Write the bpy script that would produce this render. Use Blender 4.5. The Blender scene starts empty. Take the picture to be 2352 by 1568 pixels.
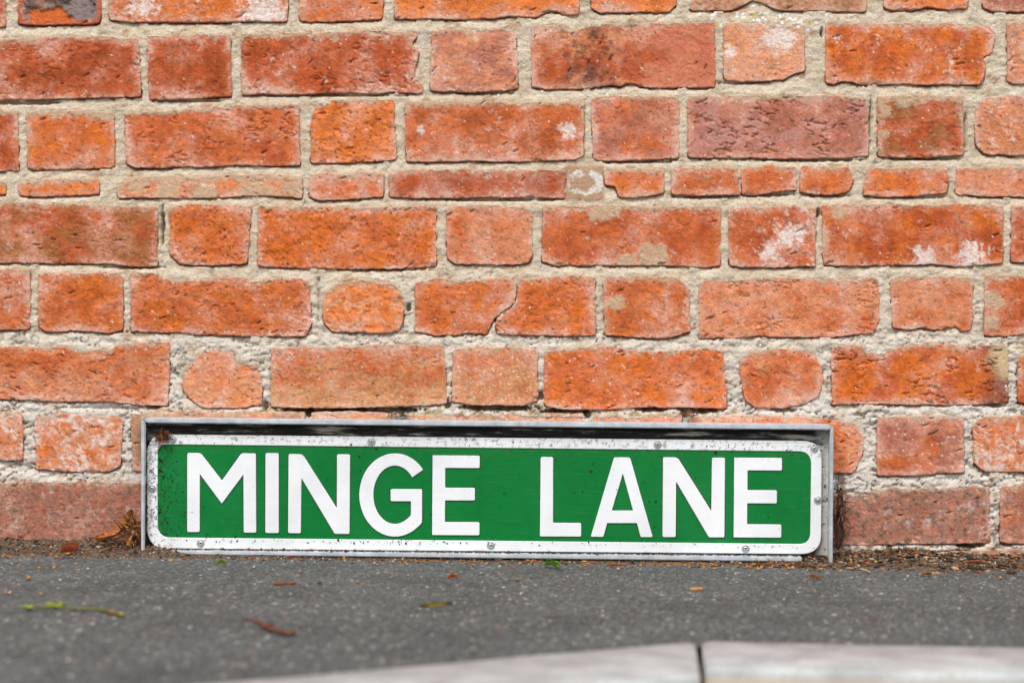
import bpy, bmesh, math, random
import numpy as np
from mathutils import Vector

# ------------------------------------------------------------------ camera, sky, sun, exposure
R = math.radians
K = 0.48e-3 * 2667.0 / 2352.0      # metres on the wall face per photo unit (2352 wide)
CX, CY = 1176.0, 784.0             # photo centre
HC = 0.2717                        # camera height above the pavement at the wall
CD = 2.40                          # camera distance from the wall face
M_SL = 0.0149                      # the pavement falls slightly to the right

scene = bpy.context.scene
cam_d = bpy.data.cameras.new('camera')
cam = bpy.data.objects.new('camera', cam_d)
scene.collection.objects.link(cam)
cam.location = (0, -CD, HC)
cam.rotation_euler = (R(90), 0, 0)
cam_d.sensor_width = 36.0
cam_d.lens = 36.0 * CD / (2352 * K)
cam_d.clip_start = 0.05
cam_d.clip_end = 500
cam_d.dof.use_dof = True
cam_d.dof.focus_distance = CD - 0.015
cam_d.dof.aperture_fstop = 3.7
scene.camera = cam

SUN_EL, SUN_AZ = 52.0, -32.0       # azimuth off the wall's normal, negative = from the left
world = bpy.data.worlds.new('World')
scene.world = world
world.use_nodes = True
wn = world.node_tree
wn.nodes.clear()
wo = wn.nodes.new('ShaderNodeOutputWorld')
bg = wn.nodes.new('ShaderNodeBackground')
sky = wn.nodes.new('ShaderNodeTexSky')
sky.sky_type = 'NISHITA'
sky.sun_disc = False
sky.sun_elevation = R(SUN_EL)
sky.sun_rotation = R(180 + SUN_AZ)
sky.dust_density = 3.0
hs = wn.nodes.new('ShaderNodeHueSaturation')
hs.inputs['Saturation'].default_value = 0.22     # a bright, thinly clouded sky
wn.links.new(sky.outputs[0], hs.inputs['Color'])
wn.links.new(hs.outputs[0], bg.inputs[0])
bg.inputs[1].default_value = 0.10
wn.links.new(bg.outputs[0], wo.inputs[0])

sun_d = bpy.data.lights.new('sun', 'SUN')
sun_d.energy = 1.5
sun_d.angle = R(14)
sun_d.color = (1.0, 0.975, 0.935)
sun = bpy.data.objects.new('sun', sun_d)
scene.collection.objects.link(sun)
sdir = Vector((math.sin(R(SUN_AZ)) * math.cos(R(SUN_EL)), -math.cos(R(SUN_AZ)) * math.cos(R(SUN_EL)), math.sin(R(SUN_EL))))
sun.rotation_euler = (-sdir).to_track_quat('-Z', 'Y').to_euler()
sun.location = sdir * 6

vs = scene.view_settings
vs.view_transform = 'Standard'
vs.look = 'None'
vs.exposure = 0.68
vs.gamma = 1.0
vs.use_curve_mapping = False

# ------------------------------------------------------------------ numeric helpers
rng = np.random.default_rng(11)
_perm = rng.permutation(4096).astype(np.int64)
_ga = rng.random(4096) * 2 * np.pi
_gx, _gy = np.cos(_ga), np.sin(_ga)
_rv = rng.random(4096)

def _h(i, j):
    return _perm[(_perm[i & 4095] + j) & 4095]

def perlin(x, y):
    xi = np.floor(x).astype(np.int64); yi = np.floor(y).astype(np.int64)
    fx = x - xi; fy = y - yi
    u = fx * fx * fx * (fx * (fx * 6 - 15) + 10); v = fy * fy * fy * (fy * (fy * 6 - 15) + 10)
    def g(a, b):
        k = _h(xi + a, yi + b)
        return _gx[k] * (fx - a) + _gy[k] * (fy - b)
    a = g(0, 0); b = g(1, 0); c = g(0, 1); d = g(1, 1)
    return 1.5 * ((a + (b - a) * u) * (1 - v) + (c + (d - c) * u) * v)

def fbm(x, y, size, octv=4, gain=0.5):
    """noise of feature size (mm), roughly -1..1"""
    f = 1.0 / size; a = 1.0; s = 0; t = 0
    for o in range(octv):
        s = s + a * perlin(x * f + 37.3 * o, y * f - 11.7 * o); t += a; f *= 2.03; a *= gain
    return s / t * 1.4

def worley(x, y, size, jit=0.9, seed=0):
    """F1, F2 (in cells) and a random per nearest cell"""
    x = x / size + seed * 17.13; y = y / size - seed * 9.71
    xi = np.floor(x).astype(np.int64); yi = np.floor(y).astype(np.int64)
    f1 = np.full(x.shape, 9.0); f2 = np.full(x.shape, 9.0); idv = np.zeros(x.shape, np.int64)
    for a in (-1, 0, 1):
        for b in (-1, 0, 1):
            k = _h(xi + a, yi + b)
            px = xi + a + 0.5 + jit * (_rv[k] - 0.5); py = yi + b + 0.5 + jit * (_rv[(k * 7 + 3) & 4095] - 0.5)
            d = np.hypot(px - x, py - y)
            m = d < f1
            f2 = np.where(m, f1, np.minimum(f2, d)); idv = np.where(m, k, idv); f1 = np.where(m, d, f1)
    return f1, f2, idv

def sstep(a, b, x):
    t = np.clip((x - a) / (b - a), 0, 1)
    return t * t * (3 - 2 * t)

def lin(c):
    c = np.asarray(c, float) / 255.0
    return np.where(c <= 0.04045, c / 12.92, ((c + 0.055) / 1.055) ** 2.4)

def mix(a, b, t):
    t = np.clip(t, 0, 1)[..., None]
    return a * (1 - t) + b * t

# ------------------------------------------------------------------ scene helpers
col = scene.collection

def mesh_obj(name, verts, faces, mat=None, parent=None, smooth=True, colors=None):
    me = bpy.data.meshes.new(name)
    if isinstance(faces, np.ndarray):
        n = len(faces); k = faces.shape[1]
        me.vertices.add(len(verts)); me.vertices.foreach_set('co', np.asarray(verts, np.float32).ravel())
        me.loops.add(n * k); me.loops.foreach_set('vertex_index', faces.astype(np.int32).ravel())
        me.polygons.add(n); me.polygons.foreach_set('loop_start', np.arange(0, n * k, k, dtype=np.int32))
        me.update(calc_edges=True)
    else:
        me.from_pydata([tuple(v) for v in verts], [], [tuple(int(i) for i in f) for f in faces])
        me.update()
    if smooth:
        me.polygons.foreach_set('use_smooth', np.ones(len(me.polygons), bool))
    if colors is not None:
        at = me.attributes.new('Col', 'FLOAT_COLOR', 'POINT')
        c = np.ones((len(verts), 4), np.float32); c[:, :3] = colors
        at.data.foreach_set('color', c.ravel())
    if mat: me.materials.append(mat)
    o = bpy.data.objects.new(name, me)
    col.objects.link(o)
    if parent: o.parent = parent
    return o

def bm_obj(name, bm, mat=None, parent=None, smooth=False):
    me = bpy.data.meshes.new(name)
    bm.to_mesh(me); bm.free()
    if smooth:
        me.polygons.foreach_set('use_smooth', np.ones(len(me.polygons), bool))
    if mat: me.materials.append(mat)
    o = bpy.data.objects.new(name, me)
    col.objects.link(o)
    if parent: o.parent = parent
    return o

def empty(name, loc):
    o = bpy.data.objects.new(name, None)
    o.location = loc; o.empty_display_size = 0.05
    col.objects.link(o)
    return o

def attach(o, parent):
    """make o a part of parent and keep where it stands"""
    o.parent = parent
    o.matrix_parent_inverse = parent.matrix_basis.inverted()
    return o

def tag(o, label=None, cat=None, group=None, kind=None):
    if label: o['label'] = label
    if cat: o['category'] = cat
    if group: o['group'] = group
    if kind: o['kind'] = kind
    return o

def P(px, py, y=0.0):
    """point at depth y seen at photo position px, py"""
    s = (CD + y) / CD
    return Vector(((px - CX) * K * s, y, HC + (CY - py) * K * s))

def G(px, py, lift=0.0):
    """point of the pavement surface seen at photo position px, py"""
    X = (px - CX) * K; Z = (CY - py) * K
    t = (-HC + lift) / (Z + M_SL * X)
    return Vector((X * t, -CD + CD * t, -M_SL * X * t + lift))

# ------------------------------------------------------------------ materials
class NT:
    def __init__(s, name):
        s.m = bpy.data.materials.new(name); s.m.use_nodes = True
        s.t = s.m.node_tree; s.b = s.t.nodes['Principled BSDF']
        s.pos = s.t.nodes.new('ShaderNodeNewGeometry').outputs['Position']
    def n(s, typ, **kw):
        nd = s.t.nodes.new(typ)
        for k, v in kw.items(): setattr(nd, k, v)
        return nd
    def l(s, a, b): s.t.links.new(a, b)
    def noise(s, scale, detail=4, rough=0.55, vec=None, stretch=None, dist=0.0):
        nd = s.n('ShaderNodeTexNoise'); nd.inputs['Scale'].default_value = scale
        nd.inputs['Detail'].default_value = detail; nd.inputs['Roughness'].default_value = rough
        nd.inputs['Distortion'].default_value = dist
        v = vec or s.pos
        if stretch:
            mp = s.n('ShaderNodeMapping'); mp.inputs['Scale'].default_value = stretch; s.l(v, mp.inputs[0]); v = mp.outputs[0]
        s.l(v, nd.inputs['Vector'])
        return nd.outputs['Fac']
    def voro(s, scale, out='Distance', feature='F1'):
        nd = s.n('ShaderNodeTexVoronoi', feature=feature); nd.inputs['Scale'].default_value = scale
        s.l(s.pos, nd.inputs['Vector']); return nd.outputs[out]
    def ramp(s, fac, stops):
        nd = s.n('ShaderNodeValToRGB'); e = nd.color_ramp.elements
        while len(e) < len(stops): e.new(0.5)
        for q, (p, c) in zip(e, stops):
            q.position = p; q.color = (c, c, c, 1) if isinstance(c, (int, float)) else (*c, 1)
        s.l(fac, nd.inputs[0]); return nd.outputs[0]
    def mixc(s, fac, a, b, mode='MIX'):
        nd = s.n('ShaderNodeMix', data_type='RGBA', blend_type=mode)
        for inp, v in ((nd.inputs[0], fac), (nd.inputs[6], a), (nd.inputs[7], b)):
            if isinstance(v, (int, float)): inp.default_value = v
            elif isinstance(v, (tuple, list, np.ndarray)): inp.default_value = (*[float(q) for q in v], 1)
            else: s.l(v, inp)
        return nd.outputs[2]
    def math(s, op, a, b=None):
        nd = s.n('ShaderNodeMath', operation=op)
        for i, v in enumerate((a, b)):
            if v is None: continue
            if isinstance(v, (int, float)): nd.inputs[i].default_value = v
            else: s.l(v, nd.inputs[i])
        return nd.outputs[0]
    def attr(s, name='Col'):
        nd = s.n('ShaderNodeAttribute', attribute_name=name); return nd.outputs['Color']
    def bump(s, h, strength=0.5, dist=0.001):
        nd = s.n('ShaderNodeBump'); nd.inputs['Strength'].default_value = strength; nd.inputs['Distance'].default_value = dist
        s.l(h, nd.inputs['Height']); s.l(nd.outputs[0], s.b.inputs['Normal'])
    def base(s, c):
        if isinstance(c, (tuple, list, np.ndarray)): s.b.inputs['Base Color'].default_value = (*[float(q) for q in c], 1)
        else: s.l(c, s.b.inputs['Base Color'])
    def set(s, **kw):
        for k, v in kw.items():
            s.b.inputs[k.replace('_', ' ')].default_value = v

def mat_brick():
    m = NT('fired_brick')
    c = m.attr()
    c = m.mixc(1.0, c, m.ramp(m.noise(230, 7, 0.68), [(0.28, 0.80), (0.5, 1.0), (0.72, 1.16)]), 'MULTIPLY')
    c = m.mixc(m.ramp(m.noise(300, 3, 0.6), [(0.65, 0.0), (0.72, 0.55)]), c, lin((122, 66, 48)))
    c = m.mixc(m.ramp(m.noise(360, 4, 0.65), [(0.68, 0.0), (0.76, 0.5)]), c, lin((232, 200, 182)))
    m.base(c); m.set(Roughness=0.92)
    m.b.inputs['Specular IOR Level'].default_value = 0.15
    h = m.math('ADD', m.noise(190, 10, 0.72), m.math('MULTIPLY', m.noise(520, 4, 0.6), .35))
    m.bump(h, 0.85, 0.0030)
    return m.m

def mat_mortar():
    m = NT('lime_mortar')
    c = m.attr()
    c = m.mixc(1.0, c, m.ramp(m.noise(380, 6, 0.7), [(0.3, 0.80), (0.52, 1.0), (0.7, 1.1)]), 'MULTIPLY')
    c = m.mixc(m.ramp(m.noise(520, 2, 0.5), [(0.66, 0.0), (0.74, 0.7)]), c, lin((150, 130, 105)))
    m.base(c); m.set(Roughness=0.95)
    m.b.inputs['Specular IOR Level'].default_value = 0.15
    m.bump(m.math('ADD', m.noise(420, 6, 0.65), m.noise(150, 6, 0.62)), 0.85, 0.0024)
    return m.m

def mat_vcol(name, rough=0.9, nscale=400, lo=0.75, hi=1.2, bump=0.4, dist=0.001):
    m = NT(name)
    c = m.mixc(1.0, m.attr(), m.ramp(m.noise(nscale, 5, 0.65), [(0.3, lo), (0.7, hi)]), 'MULTIPLY')
    m.base(c); m.set(Roughness=rough)
    m.b.inputs['Specular IOR Level'].default_value = 0.25
    if bump: m.bump(m.noise(nscale, 6, 0.65), bump, dist)
    return m.m

def mat_plain(name, c, rough=0.6, var=0.25, nscale=300, metal=0.0, bump=0.15, c2=None):
    m = NT(name)
    c = np.asarray(c, float)
    c2 = np.asarray(c2, float) if c2 is not None else c * (1 - var)
    m.base(m.mixc(m.ramp(m.noise(nscale, 5, 0.6), [(0.35, 0.0), (0.65, 1.0)]), tuple(c), tuple(c2)))
    m.set(Roughness=rough, Metallic=metal)
    if bump: m.bump(m.noise(nscale * 2, 4, 0.6), bump, 0.0006)
    return m.m

MB, MM = mat_brick(), mat_mortar()

# ------------------------------------------------------------------ the wall: brick outlines read off the photo (photo units)
# (top edge left>right, bottom edge left>right, colour, options)
TONE = {'o': (230, 120, 54), 'O': (246, 138, 76), 'r': (206, 101, 60), 'm': (224, 119, 72), 'p': (234, 150, 110),
        'b': (182, 112, 70), 'v': (200, 124, 102), 'P': (253, 172, 130), 'd': (84, 74, 72), 't': (190, 146, 112)}
BR = []
def B(T, Bt, tone, **kw): BR.append((T, Bt, tone, kw))
# course 1
B([(-160,-92),(12,-92)], [(-160,62),(12,62)], 'r', r=5)
B([(42,-90),(230,-90)], [(42,54),(60,58),(160,56),(210,57),(230,50)], 'd', r=8, burnt=1)
B([(252,-92),(660,-95)], [(252,46),(300,51),(520,50),(660,49)], 'o', r=7, white=.55, wpos=[(330,15,38),(610,25,60)])
B([(686,-95),(879,-97)], [(688,49),(740,50),(879,44)], 'm', r=8, tone2='O')
B([(907,-98),(1329,-100)], [(907,44),(1120,43),(1175,38),(1215,39),(1237,38),(1250,29),(1266,23),(1284,27),(1290,33),(1329,33)], 'O', r=4, white=.1)
B([(1356,-100),(1553,-102)], [(1358,18),(1374,29),(1535,27),(1553,12)], 'O', r=6, white=.35)
B([(1584,-102),(1992,-105)], [(1586,24),(1680,24),(1708,12),(1729,2),(1750,8),(1790,23),(1990,27)], 'v', r=4, white=.35, lich=.5)
B([(2030,-105),(2223,-106)], [(2030,18),(2050,23),(2096,24),(2112,20),(2128,16),(2144,17),(2180,22),(2223,19)], 'O', r=5)
B([(2258,-107),(2680,-110)], [(2258,18),(2280,26),(2680,28)], 'v', r=6, white=.2)
# course 2
B([(-96,92),(0,93),(95,87),(260,84),(275,90),(316,88)], [(-96,232),(70,229),(160,226),(240,224),(324,222)], 'r', r=3, white=.12, smear=.4, crease=.6)
B([(338,83),(500,80),(528,84)], [(345,229),(430,226),(490,223),(532,221)], 'r', r=3, white=.22, crease=.3)
B([(555,80),(700,76),(850,72),(954,74)], [(556,217),(680,216),(800,213),(870,215),(905,210),(925,214),(970,214)], 'r', r=2.5, white=.4, smear=.5, crease=.8,
  Rr=[(958,82),(946,98),(946,110),(963,116),(956,140),(950,160),(952,176),(966,190),(971,202)])
B([(992,74),(1010,69),(1150,69),(1185,72)], [(990,208),(1060,211),(1150,210),(1190,203)], 'v', r=4, white=.3, tone2='p', smear=.3)
B([(1222,60),(1290,58),(1299,62),(1308,72),(1322,74),(1334,66),(1352,58),(1400,55),(1560,54),(1640,53)], [(1222,200),(1260,205),(1350,203),(1400,196),(1425,197),(1440,192),(1460,195),(1480,201),(1642,200)], 'r', r=2.5, dark=.8, tone2='p')
B([(1662,62),(1680,55),(1740,55),(1846,66)], [(1664,182),(1700,187),(1770,185),(1804,182),(1818,171),(1848,163)], 'P', r=5, white=.45, smooth=1, wpos=[(1790,78,46),(1675,120,16)])
B([(1897,55),(1945,53),(2050,54),(2180,55),(2205,62),(2270,62),(2284,74)], [(1897,189),(1915,195),(1934,186),(1960,187),(1980,194),(2080,193),(2250,195)], 'o', r=3, white=.5, tone2='r',
  Rr=[(2284,92),(2277,122),(2257,131),(2264,147),(2257,180)])
B([(2314,52),(2340,50),(2720,48)], [(2314,186),(2330,193),(2720,192)], 'p', r=3, white=.4)
# course 3
B([(-150,256),(40,256)], [(-150,395),(43,393)], 'r', r=3, smear=.7)
B([(62,256),(190,256),(261,259)], [(64,385),(80,390),(180,388),(263,384)], 'o', r=4, smear=.8, tone2='m')
B([(287,259),(380,258),(450,250),(550,242),(686,241)], [(292,376),(310,385),(420,384),(540,379),(600,381),(688,378)], 'm', r=4, tone2='r', smear=.7, crease=.9)
B([(726,246),(762,232),(820,230),(904,230)], [(714,374),(780,373),(850,371),(911,368)], 'O', r=4, tone2='o', spots=1, Ll=[(712,280),(716,320)], pit=1)
B([(932,233),(1050,233),(1200,235),(1238,235),(1340,233)], [(934,372),(1060,370),(1180,371),(1320,367),(1340,358)], 'm', r=3, white=.35, smear=.8, wpos=[(965,300,12),(1305,300,22)])
B([(1358,232),(1375,223),(1480,222),(1558,224)], [(1364,366),(1378,369),(1480,367),(1558,364)], 'v', r=3, tone2='m', smear=.4)
B([(1580,222),(1700,220),(1780,222),(1900,219),(1992,226)], [(1582,362),(1700,363),(1850,364),(1940,362),(1994,358)], 'v', r=3, white=.4, crease=1.2, smear=.4, purple=1)
B([(2015,222),(2110,219),(2160,222),(2208,223)], [(2018,357),(2030,362),(2130,361),(2213,356)], 'r', r=3, smear=.9, white=.25, tone2='b', mpos=[(2035,255,20),(2030,310,14),(2080,235,24)])
B([(2240,248),(2262,226),(2330,220),(2660,220)], [(2242,336),(2266,354),(2380,357),(2660,357)], 'p', r=7, white=.6)
# course 4 (thin)
B([(-140,420),(13,418)], [(-140,448),(13,446)], 'O', r=2)
B([(43,420),(80,418),(95,413),(227,411)], [(46,447),(75,452),(150,449),(227,446)], 'O', r=2.5, tone2='o')
B([(270,430),(285,408),(430,404),(445,409),(520,402),(600,400),(660,403),(694,406)], [(272,453),(395,455),(510,454),(580,449),(640,450),(694,456)], 'p', r=2.5, smear=.9, tone2='O', white=.7, mpos=[(320,428,26),(390,442,34),(470,446,30),(590,440,44),(670,432,26)])
B([(712,404),(740,398),(790,402),(822,396),(882,399)], [(708,452),(730,459),(790,459),(830,455),(880,451)], 'm', r=3, tone2='o')
B([(894,401),(935,390),(1100,391),(1299,392)], [(895,452),(960,455),(1100,453),(1200,452),(1297,455)], 'r', r=2.5, tone2='v', white=.2)
B([(1385,388),(1480,387),(1524,389)], [(1392,424),(1414,428),(1420,452),(1446,455),(1486,450),(1523,445)], 'm', r=2.5, tone2='o', smear=.6)
B([(1542,387),(1640,385),(1690,388)], [(1544,446),(1600,449),(1660,447),(1700,447)], 'm', r=3, white=.15)
B([(1704,388),(1760,382),(1826,384)], [(1706,447),(1740,448),(1780,440),(1830,436)], 'm', r=3, tone2='o', white=.2, Ll=[(1701,410)])
B([(1840,384),(1880,381),(1950,384)], [(1836,440),(1870,446),(1930,445),(1950,440)], 'o', r=4, tone2='r', Rr=[(1959,410)])
B([(1990,392),(2012,386),(2090,385),(2172,387)], [(1982,449),(2030,452),(2100,450),(2172,443)], 'o', r=3, tone2='m', Rr=[(2179,415)])
B([(2196,387),(2400,383),(2600,383)], [(2196,446),(2260,451),(2600,452)], 'p', r=3, white=.45, tone2='m')
# course 5
B([(-96,466),(80,465),(95,472),(120,466),(190,469),(330,475),(362,476)], [(-96,603),(120,604),(260,605),(300,611),(360,610)], 'b', r=3, tone2='r', smear=.4, crease=.4)
B([(390,476),(440,468),(500,471),(577,473)], [(392,586),(412,605),(470,609),(520,607),(566,604)], 'o', r=3.5, tone2='m', pit=1, spots=.6, Rr=[(574,500),(573,545),(568,580)])
B([(594,473),(700,474),(850,477),(1000,472)], [(592,610),(660,614),(800,618),(900,617),(960,614),(1002,612)], 'o', r=2.5, tone2='m', pit=1, spots=.6, smear=.4)
B([(1026,480),(1040,474),(1120,471),(1205,475),(1222,492)], [(1028,592),(1044,605),(1140,607),(1210,606),(1222,590)], 'p', r=3.5, tone2='m', smear=.5)
B([(1248,473),(1400,470),(1500,475),(1655,473)], [(1245,600),(1270,608),(1400,609),(1520,608),(1590,613),(1630,614),(1655,608)], 'm', r=3, tone2='r', smear=.7, mpos=[(1385,490,34),(1500,592,44),(1440,600,30)])
B([(1674,478),(1780,475),(1873,478)], [(1676,610),(1720,614),(1800,613),(1871,611)], 'm', r=3, white=.85, tone2='r', wpos=[(1820,540,34),(1770,580,24)])
B([(1888,472),(1960,468),(2100,472),(2240,468),(2303,474)], [(1892,608),(1930,611),(2060,608),(2150,607),(2200,612),(2303,604)], 'r', r=3, tone2='o', white=.3, smear=.4, mpos=[(1925,493,22)], wpos=[(2120,595,30),(2230,590,40)])
B([(2324,474),(2700,473)], [(2323,602),(2700,604)], 'r', r=3, white=.2)
# course 6
B([(-140,620),(68,619)], [(-140,757),(60,757),(69,753)], 'm', r=3, crease=.6)
B([(88,630),(105,627),(200,627),(270,626),(282,636)], [(90,752),(110,762),(190,759),(250,765),(282,757)], 'o', r=4, tone2='m', pit=.6)
B([(301,627),(366,628),(376,641),(440,646),(470,645),(500,635),(560,637),(580,648),(640,640),(690,640),(708,648)], [(301,760),(400,763),(480,768),(560,772),(700,771)], 'm', r=2.5, tone2='o', pit=1, spots=.5, Rr=[(713,690),(714,745)])
B([(752,668),(770,654),(820,641),(860,645),(905,654),(922,672)], [(744,740),(765,763),(830,762),(880,765),(915,760)], 'O', r=4, pale=.5, pit=1, smear=.6, Ll=[(742,700)], Rr=[(927,700),(925,740)])
B([(955,650),(985,644),(1010,637),(1045,645),(1080,646),(1110,644),(1150,636),(1186,640)], [(954,762),(1000,769),(1060,768),(1080,763),(1118,768)], 'm', r=2, tone2='o', pit=.6, Rr=[(1185,668),(1182,695),(1158,712),(1134,730),(1127,742)])
B([(1194,642),(1270,636),(1366,634)], [(1140,766),(1200,768),(1290,771),(1367,769)], 'm', r=2, tone2='o', pit=.6, crease=.6, Ll=[(1191,672),(1188,700),(1164,716),(1141,736)])
B([(1386,642),(1400,634),(1480,635),(1555,637),(1582,662)], [(1390,768),(1450,774),(1530,777),(1560,768),(1584,760)], 'm', r=3, tone2='o', pit=.5, smear=.5, mpos=[(1412,700,26)])
B([(1606,646),(1700,643),(1780,636),(1850,640),(1900,646),(1960,641),(2014,640)], [(1606,776),(1680,777),(1740,770),(1800,773),(1900,775),(1950,768),(2005,766)], 'p', r=2.5, tone2='m', crease=.8, white=.25, spots=.5, Rr=[(2019,690),(2018,740)])
B([(2044,642),(2070,633),(2150,634),(2226,636),(2236,650)], [(2052,752),(2090,758),(2110,752),(2160,757),(2195,748),(2210,760),(2228,756)], 'p', r=2.5, tone2='m', smear=.4, Rr=[(2232,690),(2236,720)])
B([(2262,632),(2400,631),(2680,632)], [(2262,770),(2310,772),(2352,766),(2680,768)], 'r', r=2.5, tone2='m', smear=.5, mpos=[(2280,690,28),(2280,740,22)])
# course 7
B([(-96,798),(0,795),(60,796),(150,797),(185,808),(205,806),(225,802),(256,808),(262,797),(290,787),(389,786)], [(-96,914),(60,918),(160,922),(250,921),(310,929),(386,931)], 'p', r=2.5, tone2='m', pit=1, spots=.4)
B([(452,820),(473,806),(536,808),(542,828),(586,834)], [(440,918),(462,934),(530,937),(601,930)], 'p', r=3.5, tone2='o', pit=1, lich=.2, Ll=[(432,846),(421,872),(421,895)], Rr=[(594,850),(602,880)])
B([(624,800),(700,797),(800,797),(860,792),(1010,792),(1020,802)], [(622,932),(680,936),(800,936),(900,933),(980,930),(1026,926)], 'm', r=3, tone2='p', lich=.45, pit=.5, spots=.3)
B([(1040,803),(1100,797),(1200,799),(1234,806)], [(1038,922),(1100,930),(1200,930),(1234,918)], 'p', r=4, tone2='m', lich=.4, wspots=1)
B([(1250,808),(1310,802),(1380,793),(1420,797),(1450,806),(1500,808),(1580,804),(1640,797),(1660,800)], [(1250,932),(1300,940),(1400,939),(1500,934),(1580,936),(1668,936)], 'm', r=2.5, tone2='o', pit=.8, spots=.3, wspots=.3)
B([(1702,826),(1730,808),(1774,801),(1840,802),(1868,808)], [(1712,916),(1735,936),(1800,936),(1848,927),(1880,908)], 'm', r=4, tone2='p', pit=.8, Ll=[(1699,850),(1706,890)], Rr=[(1884,840),(1891,875)])
B([(1911,795),(1980,794),(1990,808),(2020,812),(2055,802),(2080,794),(2150,790),(2240,793),(2314,792)], [(1911,928),(1990,927),(2100,929),(2230,929),(2316,924)], 'o', r=2.5, tone2='r', crease=1.2, smear=.3, burn_r=1)
B([(2338,824),(2360,814),(2680,808)], [(2338,924),(2400,928),(2680,928)], 'm', r=4, pit=.6)
# course 8 (partly behind the sign)
B([(-140,946),(50,946)], [(-140,1058),(52,1056)], 'p', r=4, white=1.25, tone2='o')
B([(80,958),(140,950),(270,955),(281,965)], [(84,1076),(140,1082),(250,1083),(276,1070)], 'p', r=4, white=1.35, tone2='o')
B([(302,952),(420,945),(560,947),(699,947)], [(306,1080),(420,1084),(699,1086)], 't', r=4, tone2='p', pit=.5)
B([(716,948),(800,944),(908,950)], [(718,1084),(908,1086)], 'p', r=4, lich=1.0, tone2='t', back=2.5)
B([(932,952),(1100,948),(1340,950)], [(934,1086),(1340,1086)], 'p', r=4, lich=1.0, tone2='t', back=2.5)
B([(1364,952),(1440,955),(1566,950)], [(1366,1088),(1566,1088)], 'p', r=3, lich=.4, white=.4, back=2)
B([(1582,958),(1700,953),(1850,957),(1925,966),(1960,972)], [(1584,1090),(1800,1090),(1960,1084)], 'p', r=6, tone2='m', white=.3, pit=.8, Rr=[(1982,1000),(1982,1040)])
B([(2016,958),(2110,956),(2212,962)], [(2014,1092),(2090,1092),(2213,1083)], 'v', r=2.5, tone2='m', wspots=.6, smear=.3)
B([(2234,974),(2260,957),(2330,955),(2640,955)], [(2238,1064),(2260,1082),(2640,1084)], 'p', r=5, white=1.2, tone2='o')
# course 9 (at the ground)
B([(-90,1107),(100,1107),(336,1108)], [(-90,1246),(200,1247),(336,1250)], 'v', r=4, dust=.7, white=.35)
B([(356,1112),(548,1112)], [(356,1250),(548,1250)], 'v', r=4, dust=.5)
B([(568,1112),(980,1114)], [(568,1252),(980,1254)], 'v', r=4, dust=.5)
B([(1000,1114),(1196,1114)], [(1000,1254),(1196,1254)], 'v', r=4, dust=.5)
B([(1216,1116),(1630,1118)], [(1216,1256),(1630,1256)], 'v', r=4, dust=.5)
B([(1650,1118),(1850,1120)], [(1650,1258),(1850,1258)], 'v', r=4, dust=.5)
B([(1874,1142),(1940,1138),(2050,1122),(2140,1122),(2272,1118)], [(1874,1250),(2000,1252),(2100,1248),(2276,1246)], 'v', r=4, dust=.9, white=.5)
B([(2298,1118),(2330,1114),(2500,1114)], [(2298,1244),(2352,1248),(2500,1248)], 'v', r=4, dust=.5, tone2='m')
# course 10, the footing bricks showing above the dirt on the right
B([(2040,1278),(2120,1270),(2240,1262),(2330,1260),(2420,1262)], [(2040,1400),(2420,1400)], 'p', r=4, dust=.9, white=.7, fwd=8)
B([(2440,1262),(2640,1262)], [(2440,1400),(2640,1400)], 'p', r=4, dust=.9, fwd=6)

# generic bricks that carry the wall on beyond the photo
def fill(x0, x1, yt, yb, first):
    x = x0; s = first
    while x < x1 - 60:
        w = 408 if s else 198
        j = random.uniform(-3, 3)
        e = min(x + w, x1)
        B([(x, yt + j), (e, yt + random.uniform(-3, 3))], [(x, yb + random.uniform(-3, 3)), (e, yb + random.uniform(-3, 3))],
          random.choice('omrpmv'), r=4, tone2=random.choice('omrp'), coarse=1, white=random.choice((0, 0, .3, .5)))
        x = e + 21; s = not s
random.seed(5)
courses = [(-92, 62, 40), (90, 232, 40), (256, 394, 40), (420, 448, 20), (466, 604, 40), (620, 758, 40), (798, 916, 40), (948, 1064, 40), (1108, 1248, 40)]
lefts = [-181, -117, -171, -161, -117, -161, -117, -161, -111]
rights = [(2701, 28, -110), (2741, 192, 48), (2681, 357, 220), (2621, 452, 383), (2721, 604, 473), (2701, 768, 632), (2701, 928, 808), (2661, 1084, 955), (2521, 1248, 1114)]
for i, (yt, yb, _) in enumerate(courses):
    # walk left from the last known brick
    e = lefts[i]; s = i % 2 == 0
    while e > -1500:
        w = 408 if s else 198
        B([(e - w, yt), (e, yt)], [(e - w, yb), (e, yb)], random.choice('omrpmv'), r=4, tone2=random.choice('omrp'), coarse=1, white=random.choice((0, 0, .3, .5)))
        e -= w + 21; s = not s
    fill(rights[i][0], 3900, rights[i][2], rights[i][1], i % 2 == 1)
for i in range(6):
    yb = -114 - i * 160
    fill(-1540 + (i % 2) * 120, 3900, yb - 140, yb, i % 2 == 0)

wall = empty('brick_wall', (0, 0.05, 0))
tag(wall, 'weathered orange red brick wall with crumbling pale mortar joints behind the sign', 'wall')

def to_mm(pts):
    a = np.asarray(pts, float)
    return np.stack([(a[:, 0] - CX) * K * 1000, (CY - a[:, 1]) * K * 1000], 1)   # x right, z up

def resample(p, n):
    d = np.r_[0, np.cumsum(np.hypot(*np.diff(p, axis=0).T))]
    t = np.linspace(0, d[-1], n)
    return np.stack([np.interp(t, d, p[:, 0]), np.interp(t, d, p[:, 1])], 1)

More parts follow.
